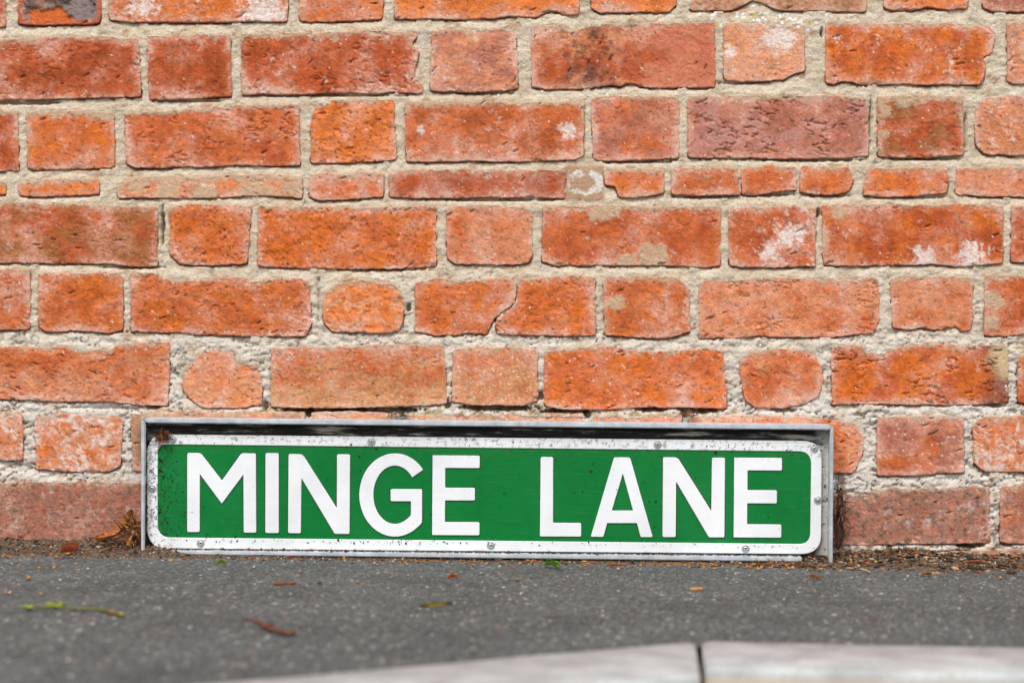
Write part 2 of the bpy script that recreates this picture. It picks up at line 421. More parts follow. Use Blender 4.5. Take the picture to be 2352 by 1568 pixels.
def gsm(a, sig):
    if sig < 0.3: return a
    k = int(3 * sig) + 1; w = np.exp(-0.5 * (np.arange(-k, k + 1) / sig) ** 2); w /= w.sum()
    p = np.concatenate([a[-k:], a, a[:k]])
    return np.stack([np.convolve(p[:, c], w, 'valid') for c in (0, 1)], 1)

MORT = lin((206, 192, 166))

def outline(T, Bt, kw):
    T = to_mm(T); Bm = to_mm(Bt)
    Lm = np.vstack([T[:1]] + ([to_mm(kw['Ll'])] if 'Ll' in kw else []) + [Bm[:1]])
    Rm = np.vstack([T[-1:]] + ([to_mm(kw['Rr'])] if 'Rr' in kw else []) + [Bm[-1:]])
    step = 4.0 if kw.get('coarse') else 1.0
    segs = []
    for s in (T, Rm, Bm[::-1], Lm[::-1]):
        ln = np.hypot(*np.diff(s, axis=0).T).sum()
        segs.append(resample(s, max(6, int(ln / step)))[:-1])
    idx = np.cumsum([0] + [len(s) for s in segs])
    loop = np.vstack(segs)
    loop = gsm(loop, kw.get('r', 3) * 0.42 / step)
    tg = np.roll(loop, -1, 0) - np.roll(loop, 1, 0)
    tg /= np.maximum(np.hypot(tg[:, 0], tg[:, 1]), 1e-6)[:, None]
    nr = np.stack([tg[:, 1], -tg[:, 0]], 1) * -1          # outward for a clockwise loop is (-tz, tx) flipped below
    c = loop.mean(0)
    sgn = np.sign(((loop - c) * nr).sum()); nr *= sgn
    if not kw.get('coarse'):
        n = .45 + 1.0 * fbm(loop[:, 0] + 500, loop[:, 1], 7, 4, .7) + 0.8 * fbm(loop[:, 0] - 900, loop[:, 1], 26, 2)
        n -= 1.6 * np.clip(fbm(loop[:, 0] + 70, loop[:, 1] - 333, 14, 2) - 0.35, 0, 1)
        loop = loop + nr * n[:, None]
    return loop, idx

def brick_mesh(loop, idx, tone, kw, seed):
    r = np.random.default_rng(seed)
    coarse = kw.get('coarse')
    res = 12.0 if coarse else 1.35
    sides = [loop[idx[k]:idx[k + 1] + 1] if k < 3 else np.vstack([loop[idx[3]:], loop[:1]]) for k in range(4)]
    T, Rr, Bm, Lm = sides[0], sides[1], sides[2][::-1], sides[3][::-1]
    W = np.ptp(loop[:, 0]); H = np.ptp(loop[:, 1])
    def par(L):
        e = np.array([0, .5, 1.2, 2.2, 3.4]) if not coarse else np.array([0, 2.0])
        n = max(2, int((L - 2 * e[-1]) / res))
        return np.r_[e[:-1], np.linspace(e[-1], L - e[-1], n), (L - e[:-1])[::-1]] / L
    U, V = par(W), par(H)
    def at(s, t):
        d = np.r_[0, np.cumsum(np.hypot(*np.diff(s, axis=0).T))]; q = t * d[-1]
        return np.stack([np.interp(q, d, s[:, 0]), np.interp(q, d, s[:, 1])], 1)
    t_, b_, l_, r_ = at(T, U), at(Bm, U), at(Lm, V), at(Rr, V)
    u = U[None, :, None]; v = V[:, None, None]
    Pm = (1 - v) * t_[None] + v * b_[None] + (1 - u) * l_[:, None] + u * r_[:, None] \
        - ((1 - u) * (1 - v) * t_[0] + u * (1 - v) * t_[-1] + (1 - u) * v * b_[0] + u * v * b_[-1])
    nv, nu = len(V), len(U)
    x = Pm[..., 0].ravel(); z = Pm[..., 1].ravel()
    lp = loop if coarse else loop[::2]
    d = np.full(x.shape, 99.0)
    for k in range(0, len(x), 4000):
        d[k:k + 4000] = np.sqrt(((x[k:k + 4000, None] - lp[None, :, 0]) ** 2 + (z[k:k + 4000, None] - lp[None, :, 1]) ** 2).min(1))
    ring = np.zeros((nv, nu), bool); ring[0] = ring[-1] = True; ring[:, 0] = ring[:, -1] = True
    d[ring.ravel()] = 0
    ox, oz = r.random(2) * 4000
    X, Z = x + ox, z + oz
    pit = kw.get('pit', .25); crease = kw.get('crease', .25); sm = kw.get('smooth', 0)
    face = r.uniform(-0.1, 1.6) + kw.get('fwd', 0) - kw.get('back', 0)
    tiltx, tiltz = r.uniform(-.006, .006), r.uniform(-.012, .012)
    h = face + (x - x.mean()) * tiltx + (z - z.mean()) * tiltz
    if not coarse:
        h = h + 0.8 * fbm(X, Z, 45, 2) + (0.34 - .2 * sm + .5 * pit) * fbm(X, Z, 11, 4, .6) + (.10 + .25 * pit) * fbm(X - 77, Z, 3.2, 2)
        rd = 1 - np.abs(fbm(X * .32, Z + 0.12 * X, 9, 3))
        h -= crease * 2.6 * sstep(.88, .99, rd) * sstep(.0, .35, fbm(X - 900, Z + 300, 40, 2))
        f1, f2, cid = worley(X, Z, 9.0, .9, seed)
        rad = .08 + .16 * _rv[(cid * 5 + 1) & 4095]
        h -= (1.0 + .7 * pit) * (_rv[(cid * 3 + 2) & 4095] < .06 + .18 * pit) * sstep(rad, rad * .4, f1)
        # short slits where the clay folded or a grain fell out
        an = .35 + .25 * r.standard_normal()
        Xr = X * math.cos(an) + Z * math.sin(an); Zr = -X * math.sin(an) + Z * math.cos(an)
        w1, w2, wid_ = worley(Xr / 5.5 + .5 * fbm(X, Z, 8, 2), Zr + 1.2 * fbm(X + 40, Z, 7, 3), 6.5, .95, seed + 9)
        rw = .09 + .13 * _rv[(wid_ * 9 + 4) & 4095]
        h -= 3.4 * (_rv[(wid_ * 3 + 8) & 4095] < (.03 + .07 * crease + .07 * pit) * (.4 + 2.2 * sstep(-.1, .5, fbm(X + 11, Z - 60, 50, 2)))) * sstep(rw, rw * .45, w1) * (1 - .8 * sm)
        # flaked areas lose a skin
        fl = fbm(X + 1500, Z - 200, 28, 4, .6)
        h -= (.5 + .6 * pit) * sstep(.28, .34, fl)
        er = 1.3 + 1.2 * fbm(X - 40, Z + 90, 18, 3) + 4.0 * sstep(.38, .6, fbm(X + 640, Z, 22, 3))
        zb = np.repeat(Pm[-1, :, 1][None], nv, 0).ravel(); low_e = sstep(9, 3, z - zb)
        er = np.clip(er, .5, 6) * (.16 + .84 * low_e)
    else:
        er = np.full(x.shape, 3.0)
    q = np.clip(1 - d / er, 0, 1)
    h -= np.minimum(er, 4.5) * (1 - np.sqrt(np.maximum(0, 1 - q * q)))
    # ---- colour of the fired clay, its stains, bloom and lichen
    c1 = lin(TONE[tone]); c2 = lin(TONE[kw.get('tone2', tone)]) * (1 if 'tone2' in kw else .82)
    n40 = fbm(X, Z - 700, 38, 4, .55)
    C = mix(c1, c2, sstep(-.25, .45, n40))
    C = C * (1 + .30 * fbm(X + 300, Z, 12, 4, .6))[:, None]
    C = C * (1 + .07 * r.uniform(-1, 1))
    C = np.clip(C * np.array([.91, .97, .95]), .01, 1)
    if not coarse:
        # saturated heart, chalkier paler margins, speckled where one gives way to the other
        fine_n = fbm(X - 3, Z + 71, 4.5, 4, .75)
        heart = .55 * sstep(2, 20, d) + .75 * fbm(X + 77, Z - 13, 48, 3, .5) + .22 * fine_n
        C = mix(C, C * np.array([.86, .76, .68]), .8 * sstep(.35, .95, heart))
        film = .62 * sstep(13, 1, d) - .85 * fbm(X + 77, Z - 13, 48, 3, .5) + .5 * fbm(X - 250, Z + 40, 16, 4, .6) + .42 * fine_n
        C = mix(C, lin((222, 158, 134)), (.72 - .2 * pit) * sstep(-.2, .75, film))
        C = mix(C, lin((238, 206, 188)), .5 * sstep(.45, 1.1, film + .25 * fine_n))
        C = mix(C, lin((140, 76, 54)), .5 * sstep(.42, .7, fbm(X + 91, Z - 3, 5.5, 3, .6)) * (.4 + .6 * kw.get('spots', .3)))
        f1, f2, cid = worley(X + 31, Z, 6.0, .95, seed + 3)
        C = mix(C, lin((96, 70, 62)), .8 * (_rv[(cid * 11 + 5) & 4095] < .10 + .16 * kw.get('spots', 0)) * sstep(.24, .14, f1))
        C = mix(C, lin((240, 225, 212)), .85 * (_rv[(cid * 13 + 7) & 4095] < .025 + .3 * kw.get('wspots', 0)) * sstep(.22, .12, f1))
        w = kw.get('white', 0.06)
        nb = fbm(X + 55, Z + 99, 13, 5, .72) + .35 * fbm(X, Z + 999, 45, 2)
        wm = sstep(.58 - .55 * w, 1.0 - .40 * w, nb + .3 * fine_n)
        C = mix(C, lin((238, 214, 202)), wm * min(.92, .5 + .5 * w))
        for (wx, wy, wr) in kw.get('wpos', []):
            p = to_mm([(wx, wy)])[0]; rr = wr * K * 1000
            dd = np.hypot(x - p[0], z - p[1]) / rr + .8 * fbm(X, Z, 14, 4, .65) + .75 * fine_n
            C = mix(C, lin((244, 230, 222)), .88 * sstep(1.15, .35, dd))
        if kw.get('purple'): C = mix(C, lin((204, 150, 138)), .7 * sstep(-.2, .6, fbm(X, Z - 50, 40, 3) + .4 * fine_n))
        if kw.get('dark'):
            cen = x.mean() - .17 * W
            dm = np.exp(-((x - cen) / (.24 * W)) ** 2)
            C = mix(C, lin((72, 54, 52)), kw['dark'] * sstep(.15, .95, dm * .62 + fbm(X, Z, 22, 5, .7) * .7 + .45 * fine_n - .1))
            C = mix(C, lin((214, 128, 100)), .7 * sstep(.55, .75, (x - x.min()) / W + .15 * n40))
        if kw.get('burnt'):
            dd = np.hypot((x - (x.min() + 38)) / 26, (z - (z.min() + 9)) / 11) + .5 * fbm(X, Z, 12, 4)
            C = mix(C, lin((150, 132, 128)), sstep(-.1, .5, fbm(X, Z, 20, 4, .65) + (x - x.mean()) / W))
            C = mix(C, lin((222, 112, 56)), sstep(1.1, .95, dd)); h = h - 2.5 * sstep(1.15, .95, dd)
            C = mix(C, lin((196, 104, 72)), sstep(6, 3, d + 3 * fbm(X, Z, 8, 3)))
        if kw.get('burn_r'):
            C = mix(C, lin((120, 50, 34)), .7 * sstep(.8, .93, (x - x.min()) / W + .05 * n40))
            C = mix(C, lin((214, 192, 150)), .85 * sstep(1.3, .5, np.hypot((x - x.max()) / 26, (z - (z.max() - 16)) / 30) + .3 * fbm(X, Z, 12, 3)))
        if kw.get('pale'): C = mix(C, lin((228, 176, 140)), .6 * sstep(-.1, .4, fbm(X, Z, 16, 4)))
        if kw.get('lich'):
            lm = sstep(.3, -.1, (z - z.min()) / H - .45 + .5 * fbm(X, Z, 26, 4)) * sstep(-.35, .3, fbm(X, Z, 5, 4, .7))
            C = mix(C, lin((186, 168, 106)), .75 * kw['lich'] * lm)
            C = mix(C, lin((224, 196, 168)), .6 * kw['lich'] * sstep(.0, .4, fbm(X + 17, Z + 5, 7, 4, .7)))
        if kw.get('dust'):
            C = mix(C, lin((158, 122, 106)), kw['dust'] * .95 * sstep(-.5, .4, fbm(X, Z, 11, 5, .7)))
            C = mix(C, lin((98, 78, 62)), kw['dust'] * .8 * sstep(.05, .45, fbm(X - 6, Z + 3, 8, 4, .7)))
            C = mix(C, lin((206, 190, 180)), kw['dust'] * .7 * sstep(.25, .6, fbm(X + 60, Z + 30, 22, 5, .7)))
        # mortar left on the face, most along the upper edge
        s_ = kw.get('smear', .25)
        zt = np.repeat(Pm[0, :, 1][None], nv, 0).ravel()
        bw = r.uniform(7, 15); up = np.clip((z - (zt - bw)) / bw, 0, 1)
        ms = sstep(.2, .5, fbm(X + 210, Z - 81, 17, 5, .65) + .3 * fbm(X, Z + 8, 2.8, 2) + .95 * up * (.35 + s_) + .4 * (.3 + s_) * sstep(7, 1, d) - .34 + .05 * s_)
        for (wx, wy, wr) in kw.get('mpos', []):
            p = to_mm([(wx, wy)])[0]; rr = wr * K * 1000
            dd = np.hypot(x - p[0], (z - p[1]) * 1.25) / rr + .65 * fbm(X, Z, 16, 4, .65) + .3 * fine_n
            ms = np.maximum(ms, sstep(1.1, .65, dd))
        C = mix(C, lin((206, 180, 150)), ms * .8); h = h + .4 * ms
    verts = np.stack([x, -h, z], 1) / 1000.0
    verts[:, 2] += HC
    # ring, sides and back
    ids = np.arange(nv * nu).reshape(nv, nu)
    q = np.stack([ids[:-1, :-1], ids[1:, :-1], ids[1:, 1:], ids[:-1, 1:]], -1).reshape(-1, 4)
    bl = np.r_[ids[0, :-1], ids[:-1, -1], ids[-1, :0:-1], ids[:0:-1, 0]]
    n0 = len(verts); nb_ = len(bl)
    c1v = verts[bl].copy(); c1v[:, 1] = 0.012
    c2v = verts[bl].copy(); c2v[:, 1] = 0.09
    cen = np.array([[x.mean() / 1000, 0.09, z.mean() / 1000 + HC]])
    verts = np.vstack([verts, c1v, c2v, cen])
    a = np.arange(nb_); b = (a + 1) % nb_
    q2 = np.stack([bl[a], bl[b], n0 + b, n0 + a], -1)
    q3 = np.stack([n0 + a, n0 + b, n0 + nb_ + b, n0 + nb_ + a], -1)
    quads = np.vstack([q, q2, q3])
    C = np.vstack([C, C[bl], C[bl], C[:1]])
    cap = [(n0 + nb_ + int(i), n0 + nb_ + int(j), len(verts) - 1) for i, j in zip(a, b)]
    return verts, quads, cap, C

# the mortar sheet's sampling lines: fine inside the photo, coarse beyond
def lines(a0, a1, b0, b1, fine, coarse_):
    return np.r_[np.arange(a0, b0, coarse_), np.arange(b0, b1, fine), np.arange(b1, a1 + coarse_, coarse_)]
gx = lines(-1440, 1470, -690, 690, 1.7, 14.0)
gz = lines(-330, 990, -310, 450, 1.7, 14.0)
GX, GZ = np.meshgrid(gx, gz)
sdf = np.full(GX.shape, -60.0)
inside = np.zeros(GX.shape, bool)

wall_bricks = []
for bi, (T, Bt, tone, kw) in enumerate(BR):
    loop, idx = outline(T, Bt, kw)
    x0, z0 = loop.min(0) - 16; x1, z1 = loop.max(0) + 16
    i0, i1 = np.searchsorted(gx, (x0, x1)); j0, j1 = np.searchsorted(gz, (z0, z1))
    if i1 > i0 and j1 > j0:
        sx = GX[j0:j1, i0:i1].ravel(); sz = GZ[j0:j1, i0:i1].ravel()
        lp = loop if kw.get('coarse') else loop[::3]
        dm = np.full(sx.shape, 99.0); ins = np.zeros(sx.shape, bool)
        A = lp; Bq = np.roll(lp, -1, 0)
        for k in range(0, len(sx), 6000):
            qx = sx[k:k + 6000, None]; qz = sz[k:k + 6000, None]
            dm[k:k + 6000] = np.sqrt(((qx - A[None, :, 0]) ** 2 + (qz - A[None, :, 1]) ** 2).min(1))
            cond = (A[None, :, 1] > qz) != (Bq[None, :, 1] > qz)
            xin = A[None, :, 0] + (qz - A[None, :, 1]) * (Bq - A)[None, :, 0] / np.where(np.abs((Bq - A)[None, :, 1]) < 1e-9, 1e-9, (Bq - A)[None, :, 1])
            ins[k:k + 6000] = (np.sum(cond & (qx < xin), 1) % 2) == 1
        sd = np.where(ins, dm, -dm).reshape(j1 - j0, i1 - i0)
        sub = sdf[j0:j1, i0:i1]; np.maximum(sub, sd, out=sub)
        inside[j0:j1, i0:i1] |= ins.reshape(j1 - j0, i1 - i0)
    v, q, cap, C = brick_mesh(loop, idx, tone, kw, 100 + bi)
    cen = v[:, (0, 2)].mean(0)
    off = np.array([cen[0], 0.0, cen[1]])
    me_faces = [tuple(f) for f in q.tolist()] + cap
    o = mesh_obj('brick', v - off, me_faces, MB, None, True, C)
    o.location = Vector(off.tolist()) - wall.location
    o.parent = wall

# distance up and down to the next brick, for the slope of the pointing
nz, nx = GX.shape
up = np.full(GX.shape, 80.0); dn = np.full(GX.shape, 80.0)
run = np.full(nx, 80.0)
for j in range(nz):                      # gz ascends: brick below
    if j: run = run + (gz[j] - gz[j - 1])
    run = np.where(inside[j], 0, run); dn[j] = run
run = np.full(nx, 80.0)
for j in range(nz - 1, -1, -1):
    if j < nz - 1: run = run + (gz[j + 1] - gz[j])
    run = np.where(inside[j], 0, run); up[j] = run
bed = (up + dn) < 34
f = np.where(bed, up / np.maximum(up + dn, .1), .55)
# under the edge of a brick the pointing keeps the level it has at that edge
topside = inside & ~np.roll(inside, -3, 0)
botside = inside & ~np.roll(inside, 3, 0) & ~topside
f = np.where(inside, np.where(topside, 1.0, np.where(botside, 0.0, .55)), f)
bed = np.where(inside, topside | botside, bed)
up = np.where(inside, np.where(botside, 0.0, 25.0), up)
dn = np.where(inside, np.where(topside, 0.0, 25.0), dn)
low = sstep(120, -90, GZ)                 # the lower wall is more decayed
n1 = fbm(GX, GZ, 30, 4, .55); n2 = fbm(GX + 400, GZ - 90, 8, 4, .6)
hm = np.where(bed, -4.2 * (1 - f) ** 1.5 - .1 * f, -1.1) + .9 * n1 + (.55 + .7 * low) * n2 + .35 * fbm(GX, GZ + 77, 3, 2)
hm -= 7.0 * sstep(3.4, .6, up) * bed * sstep(-.55, .1, fbm(GX - 99, GZ * .3, 40, 3))      # open seam below some bricks
hm += .25 * sstep(5, 1, dn) * bed * sstep(-.2, .3, fbm(GX + 10, GZ * .3 + 500, 26, 3))     # flush on the brick below
# cracks and lost flakes
cr = 1 - np.abs(fbm(GX * .6, GZ * 1.3 + 50, 16, 3))
hm -= (1.5 + 4.0 * low) * sstep(.945, .995, cr) * sstep(-.1, .3, fbm(GX + 800, GZ, 50, 2) + .25 * low)
pl = fbm(GX * .5 - 300, GZ + 20, 12, 4, .6)
hm += (.9 + 1.1 * low) * sstep(.12, .18, pl) - (.7 + 1.6 * low) * sstep(-.30, -.36, pl)
# voids
for (hx, hy, rx, ry, dp) in [(372,525,5,48,16),(937,706,7,10,16),(1137,733,6,9,10),(1241,908,10,13,16),(608,930,7,14,14),(1888,74,3,14,14),(1879,488,5,11,16),
        (2232,1252,34,6,26),(2312,1250,16,5,18),(1028,926,9,12,14),(1690,1252,30,5,10),(705,948,9,12,24),(920,944,10,10,20),(1352,950,10,12,24),(1572,952,9,10,22),(1500,938,40,9.0,30),(1610,940,52,9.0,30),
        (740,940,110,8.5,30),(880,942,90,8.0,30),(1150,936,90,8.5,30),(1300,944,55,9.0,30),(350,934,22,6,12),(2290,930,24,6,12),(1800,941,40,5,12),(60,236,90,4,9),(440,232,90,3,7),(760,219,180,3,7),(1095,214,90,3.5,8),
        (1700,190,60,3,6),(1860,367,140,3.5,9),(2120,364,90,4,9),(1470,371,90,3.5,8),(1130,458,170,4,9),(1620,452,80,3.5,9),(1760,446,70,5,12),(1900,449,60,4,10),(2110,452,70,4,8),(300,613,80,4,8),(880,619,110,4,9),
        (2000,280,4,60,9),(2218,300,4,55,7),(731,690,3,60,5),(240,936,120,4,5),(250,1249,120,3,8),(1930,1150,14,100,8)]:
    p = to_mm([(hx, hy)])[0]
    dd = np.hypot((GX - p[0]) / (rx * K * 1000), (GZ - p[1]) / (ry * K * 1000)) + .45 * n2
    hm -= dp * sstep(1.1, .55, dd)
# plain pointing smeared flush over the patch in the thin course
p = to_mm([(1343, 420)])[0]
pm = sstep(1.15, .9, np.maximum(np.abs(GX - p[0]) / (44 * K * 1000), np.abs(GZ - p[1]) / (38 * K * 1000)) + .12 * n1)
hm = hm * (1 - pm) + pm * (-.4 + .3 * n2)
# over the brick edges the pointing feathers out
ins_d = np.clip(sdf, 0, 30)
feather = 2.2 + 2.4 * fbm(GX + 33, GZ + 700, 16, 4, .6)
hm -= np.clip(ins_d - .3 - 1.0 * topside - np.clip(feather, -.2, 6) * sstep(-.15, .3, fbm(GX, GZ - 444, 24, 3)), 0, 20) * np.where(topside, .55, 1.6)
hm -= .55 * sstep(-2.6, -.2, sdf) * sstep(2.5, 4.5, up)
hm = np.where(ins_d > 0, np.minimum(hm, .0), np.minimum(hm, .5))
# colour
CM = np.empty(GX.shape + (3,)); CM[:] = lin((219, 203, 179))
CM = mix(CM, lin((225, 217, 208)), low * .9)
CM = mix(CM, lin((200, 178, 150)), .65 * sstep(0, .5, fbm(GX + 5, GZ, 35, 4, .6)))
CM = mix(CM, lin((232, 222, 206)), .6 * sstep(.1, .5, fbm(GX - 61, GZ + 8, 14, 4, .6)))
CM = mix(CM, lin((188, 150, 118)), .75 * sstep(.42, .6, fbm(GX + 900, GZ * 1.4, 40, 4, .6)) * (1 - .6 * low))
CM = mix(CM, lin((184, 168, 146)), .5 * sstep(.35, .6, fbm(GX + 33, GZ, 6, 4, .7)))
CM = mix(CM, lin((176, 154, 128)), .5 * sstep(.3, .75, fbm(GX - 210, GZ * 1.2, 60, 4, .65)))
CM = mix(CM, lin((218, 166, 134)), .75 * sstep(-5, .5, sdf) * sstep(-.1, .5, fbm(GX + 19, GZ - 7, 14, 5, .7)))     # brick dust along the arrises
CM = mix(CM, lin((132, 120, 104)), .6 * sstep(.34, .7, fbm(GX + 1210, GZ * 1.6 + 80, 34, 5, .72)))     # soot and damp in the joints
CM = mix(CM, lin((150, 142, 98)), .5 * sstep(.45, .8, fbm(GX - 610, GZ + 280, 26, 5, .72)) * low)
CM = mix(CM, lin((192, 152, 122)), pm * .9)
# the white ring of old paint on the patch, scattered white spots at the upper right, moss by the sign
rr_ = np.hypot((GX - p[0]) / (40 * K * 1000), (GZ - p[1]) / (27 * K * 1000)) + .22 * fbm(GX, GZ, 12, 3)
rw_ = .20 + .16 * fbm(GX + 70, GZ + 9, 14, 2)
ang_ = np.arctan2(GZ - p[1], GX - p[0])
gap_ = fbm(GX + 7, GZ + 3, 4, 4, .7) - .55 * np.exp(-((ang_ - 1.45) / .35) ** 2) - .5 * np.exp(-((np.abs(ang_) - 3.0) / .4) ** 2) + .35
CM = mix(CM, lin((240, 234, 228)), .92 * sstep(rw_ + .06, rw_ - .06, np.abs(rr_ - .88)) * sstep(-.05, .25, gap_))
f1, f2, cid = worley(GX, GZ, 5, .9, 2)
p2 = to_mm([(1780, 42)])[0]
spz = np.exp(-(((GX - p2[0]) / 60) ** 2 + ((GZ - p2[1]) / 14) ** 2))
CM = mix(CM, lin((248, 246, 242)), (_rv[(cid * 3) & 4095] < .55 * spz) * sstep(.42, .3, f1))
CM = mix(CM, lin((206, 190, 70)), (_rv[(cid * 7) & 4095] < .12 * spz) * sstep(.4, .3, f1))
mz = sstep(.0, .35, fbm(GX, GZ, 12, 4)) * np.exp(-((GZ - to_mm([(0, 945)])[0][1]) / 8) ** 2) * ((GX > -320) & (GX < 300))
CM = mix(CM, lin((150, 126, 62)), .7 * mz)
dz = sstep(-.1, .4, fbm(GX, GZ, 10, 4, .65)) * sstep(-215, -250, GZ)
CM = mix(CM, lin((140, 118, 98)), .8 * dz)
verts = np.stack([GX.ravel(), -hm.ravel(), GZ.ravel()], 1) / 1000.0
verts[:, 2] += HC
ids = np.arange(nz * nx).reshape(nz, nx)
quads = np.stack([ids[:-1, :-1], ids[:-1, 1:], ids[1:, 1:], ids[1:, :-1]], -1).reshape(-1, 4)
keep = (sdf.ravel()[quads] < 11).any(1)
quads = quads[keep]
used, inv = np.unique(quads, return_inverse=True)
o = mesh_obj('mortar', verts[used] - np.array(wall.location), inv.reshape(-1, 4), MM, wall, True, CM.reshape(-1, 3)[used])

# solid core of the wall behind the facing
bm = bmesh.new()
bmesh.ops.create_cube(bm, size=1)
for v in bm.verts: v.co = Vector((v.co.x * 2.9, v.co.y * .12 + .155 - .05, (v.co.z * 1.45 + .53)))
bmesh.ops.bevel(bm, geom=bm.edges[:], offset=.006, segments=2, affect='EDGES')
bm_obj('wall_core', bm, mat_plain('core_brick', lin((150, 90, 66)), .9), wall)

# ------------------------------------------------------------------ pavement, kerb, road
kb = [(578,1566),(841,1542),(1196,1509.5),(1420,1488.5),(1604,1476.7),(1774,1480),(2352,1492.5)]
kpts = [G(a, b) for a, b in kb]
JX, JY = kpts[4].x, kpts[4].y
k_sl = (kpts[2].y - kpts[0].y) / (kpts[2].x - kpts[0].x)
xs_k = [-3.0] + [q.x for q in kpts] + [3.0]
ys_k = [kpts[0].y + k_sl * (-3.0 - kpts[0].x)] + [q.y for q in kpts] + [kpts[-1].y - .02]
def ykerb(x): return np.interp(x, xs_k, ys_k)

ax = np.r_[np.arange(-2.2, -.70, .03), np.arange(-.70, .70, .0021), np.arange(.70, 2.2, .03)]
ay = np.r_[np.arange(-2.6, -.93, .03), np.arange(-.93, -.33, .003), np.arange(-.33, .03, .0019)]
AX, AY = np.meshgrid(ax, ay)
mx, my = AX * 1000, AY * 1000
f1, f2, cid = worley(mx + 4 * fbm(mx, my, 9, 2), my + 4 * fbm(mx + 55, my, 9, 2), 3.9, .95, 1)
g1, g2, gid = worley(mx, my, 2.6, .95, 5)
stone = sstep(.62, .2, f1)
rnd = _rv[(cid * 3 + 1) & 4095]; rnd2 = _rv[(cid * 7 + 2) & 4095]
fine = (np.abs(AX) < .71) & (AY > -.94)
ha = (1.9 * stone * (.35 + .65 * rnd) + .45 * sstep(.7, .2, g1) + .9 * fbm(mx, my, 60, 3) - .8) * fine
CA = np.empty(AX.shape + (3,)); CA[:] = lin((67, 70, 70))
stc = lin((111, 114, 112)) * (.58 + .72 * rnd2[..., None] ** 1.6)
CA = mix(CA, stc, 0 * f1 + stone * .9) if False else CA * (1 - (stone * .9)[..., None]) + stc * (stone * .9)[..., None]
CA = mix(CA, lin((178, 170, 164)), stone * (rnd < .022))
CA = mix(CA, lin((156, 112, 92)), stone * ((rnd > .05) & (rnd < .07)) * .7)
CA = mix(CA, lin((222, 218, 212)), sstep(.4, .2, g1) * (_rv[(gid * 5) & 4095] < .008))
CA = CA * (1 + .22 * fbm(mx, my + 50, 120, 3))[..., None]
# dust and grit lightening the tarmac by the wall
near = sstep(-95, -25, my + 26 * fbm(mx, my * .5, 60, 3))
CA = mix(CA, lin((112, 96, 82)), near * .55 * sstep(-.3, .3, fbm(mx + 70, my, 8, 4, .6)))
va = np.stack([AX, AY, -M_SL * AX + ha / 1000], -1).reshape(-1, 3)
ids = np.arange(AX.size).reshape(AX.shape)
qa = np.stack([ids[:-1, :-1], ids[:-1, 1:], ids[1:, 1:], ids[1:, :-1]], -1).reshape(-1, 4)
ok = (va[qa, 1].mean(1) > ykerb(va[qa, 0].mean(1)) - .018)
qa = qa[ok]; used, inv = np.unique(qa, return_inverse=True)
pav = mesh_obj('pavement', va[used], inv.reshape(-1, 4), mat_vcol('tarmac', .85, 700, .7, 1.3, .5, .0008), None, True, CA.reshape(-1, 3)[used])
tag(pav, 'dark grey tarmac pavement strewn with grit', None, None, 'structure')

def slab_mat():
    m = NT('kerb_concrete')
    c = m.mixc(m.ramp(m.noise(22, 5, .6), [(.35, 0.0), (.65, 1.0)]), lin((194, 197, 197)), lin((160, 163, 163)))
    c = m.mixc(m.ramp(m.noise(300, 4, .6), [(.55, 0.0), (.7, .6)]), c, lin((140, 134, 128)))
    nd = m.n('ShaderNodeSeparateXYZ'); m.l(m.pos, nd.inputs[0])
    hgt = m.math('ADD', m.math('ADD', nd.outputs[2], m.math('MULTIPLY', nd.outputs[0], M_SL)), m.math('MULTIPLY', m.math('SUBTRACT', m.noise(26, 5, .65), .5), .010))
    c = m.mixc(m.ramp(m.math('ADD', m.math('MULTIPLY', hgt, 12.0), .8), [(.66, 1.0), (.78, 0.0)]), c, lin((196, 172, 140)))     # splash-stained face
    c = m.mixc(m.ramp(m.noise(45, 4, .6), [(.62, 0.0), (.72, .6)]), c, lin((150, 124, 94)))
    m.base(c); m.set(Roughness=.9); m.bump(m.noise(260, 6, .6), .4, .001)
    return m.m
MK = slab_mat()
kerb = tag(empty('kerb', (JX, JY, -M_SL * JX)), 'pale concrete kerb edging the pavement', None, None, 'structure')
KW = .15
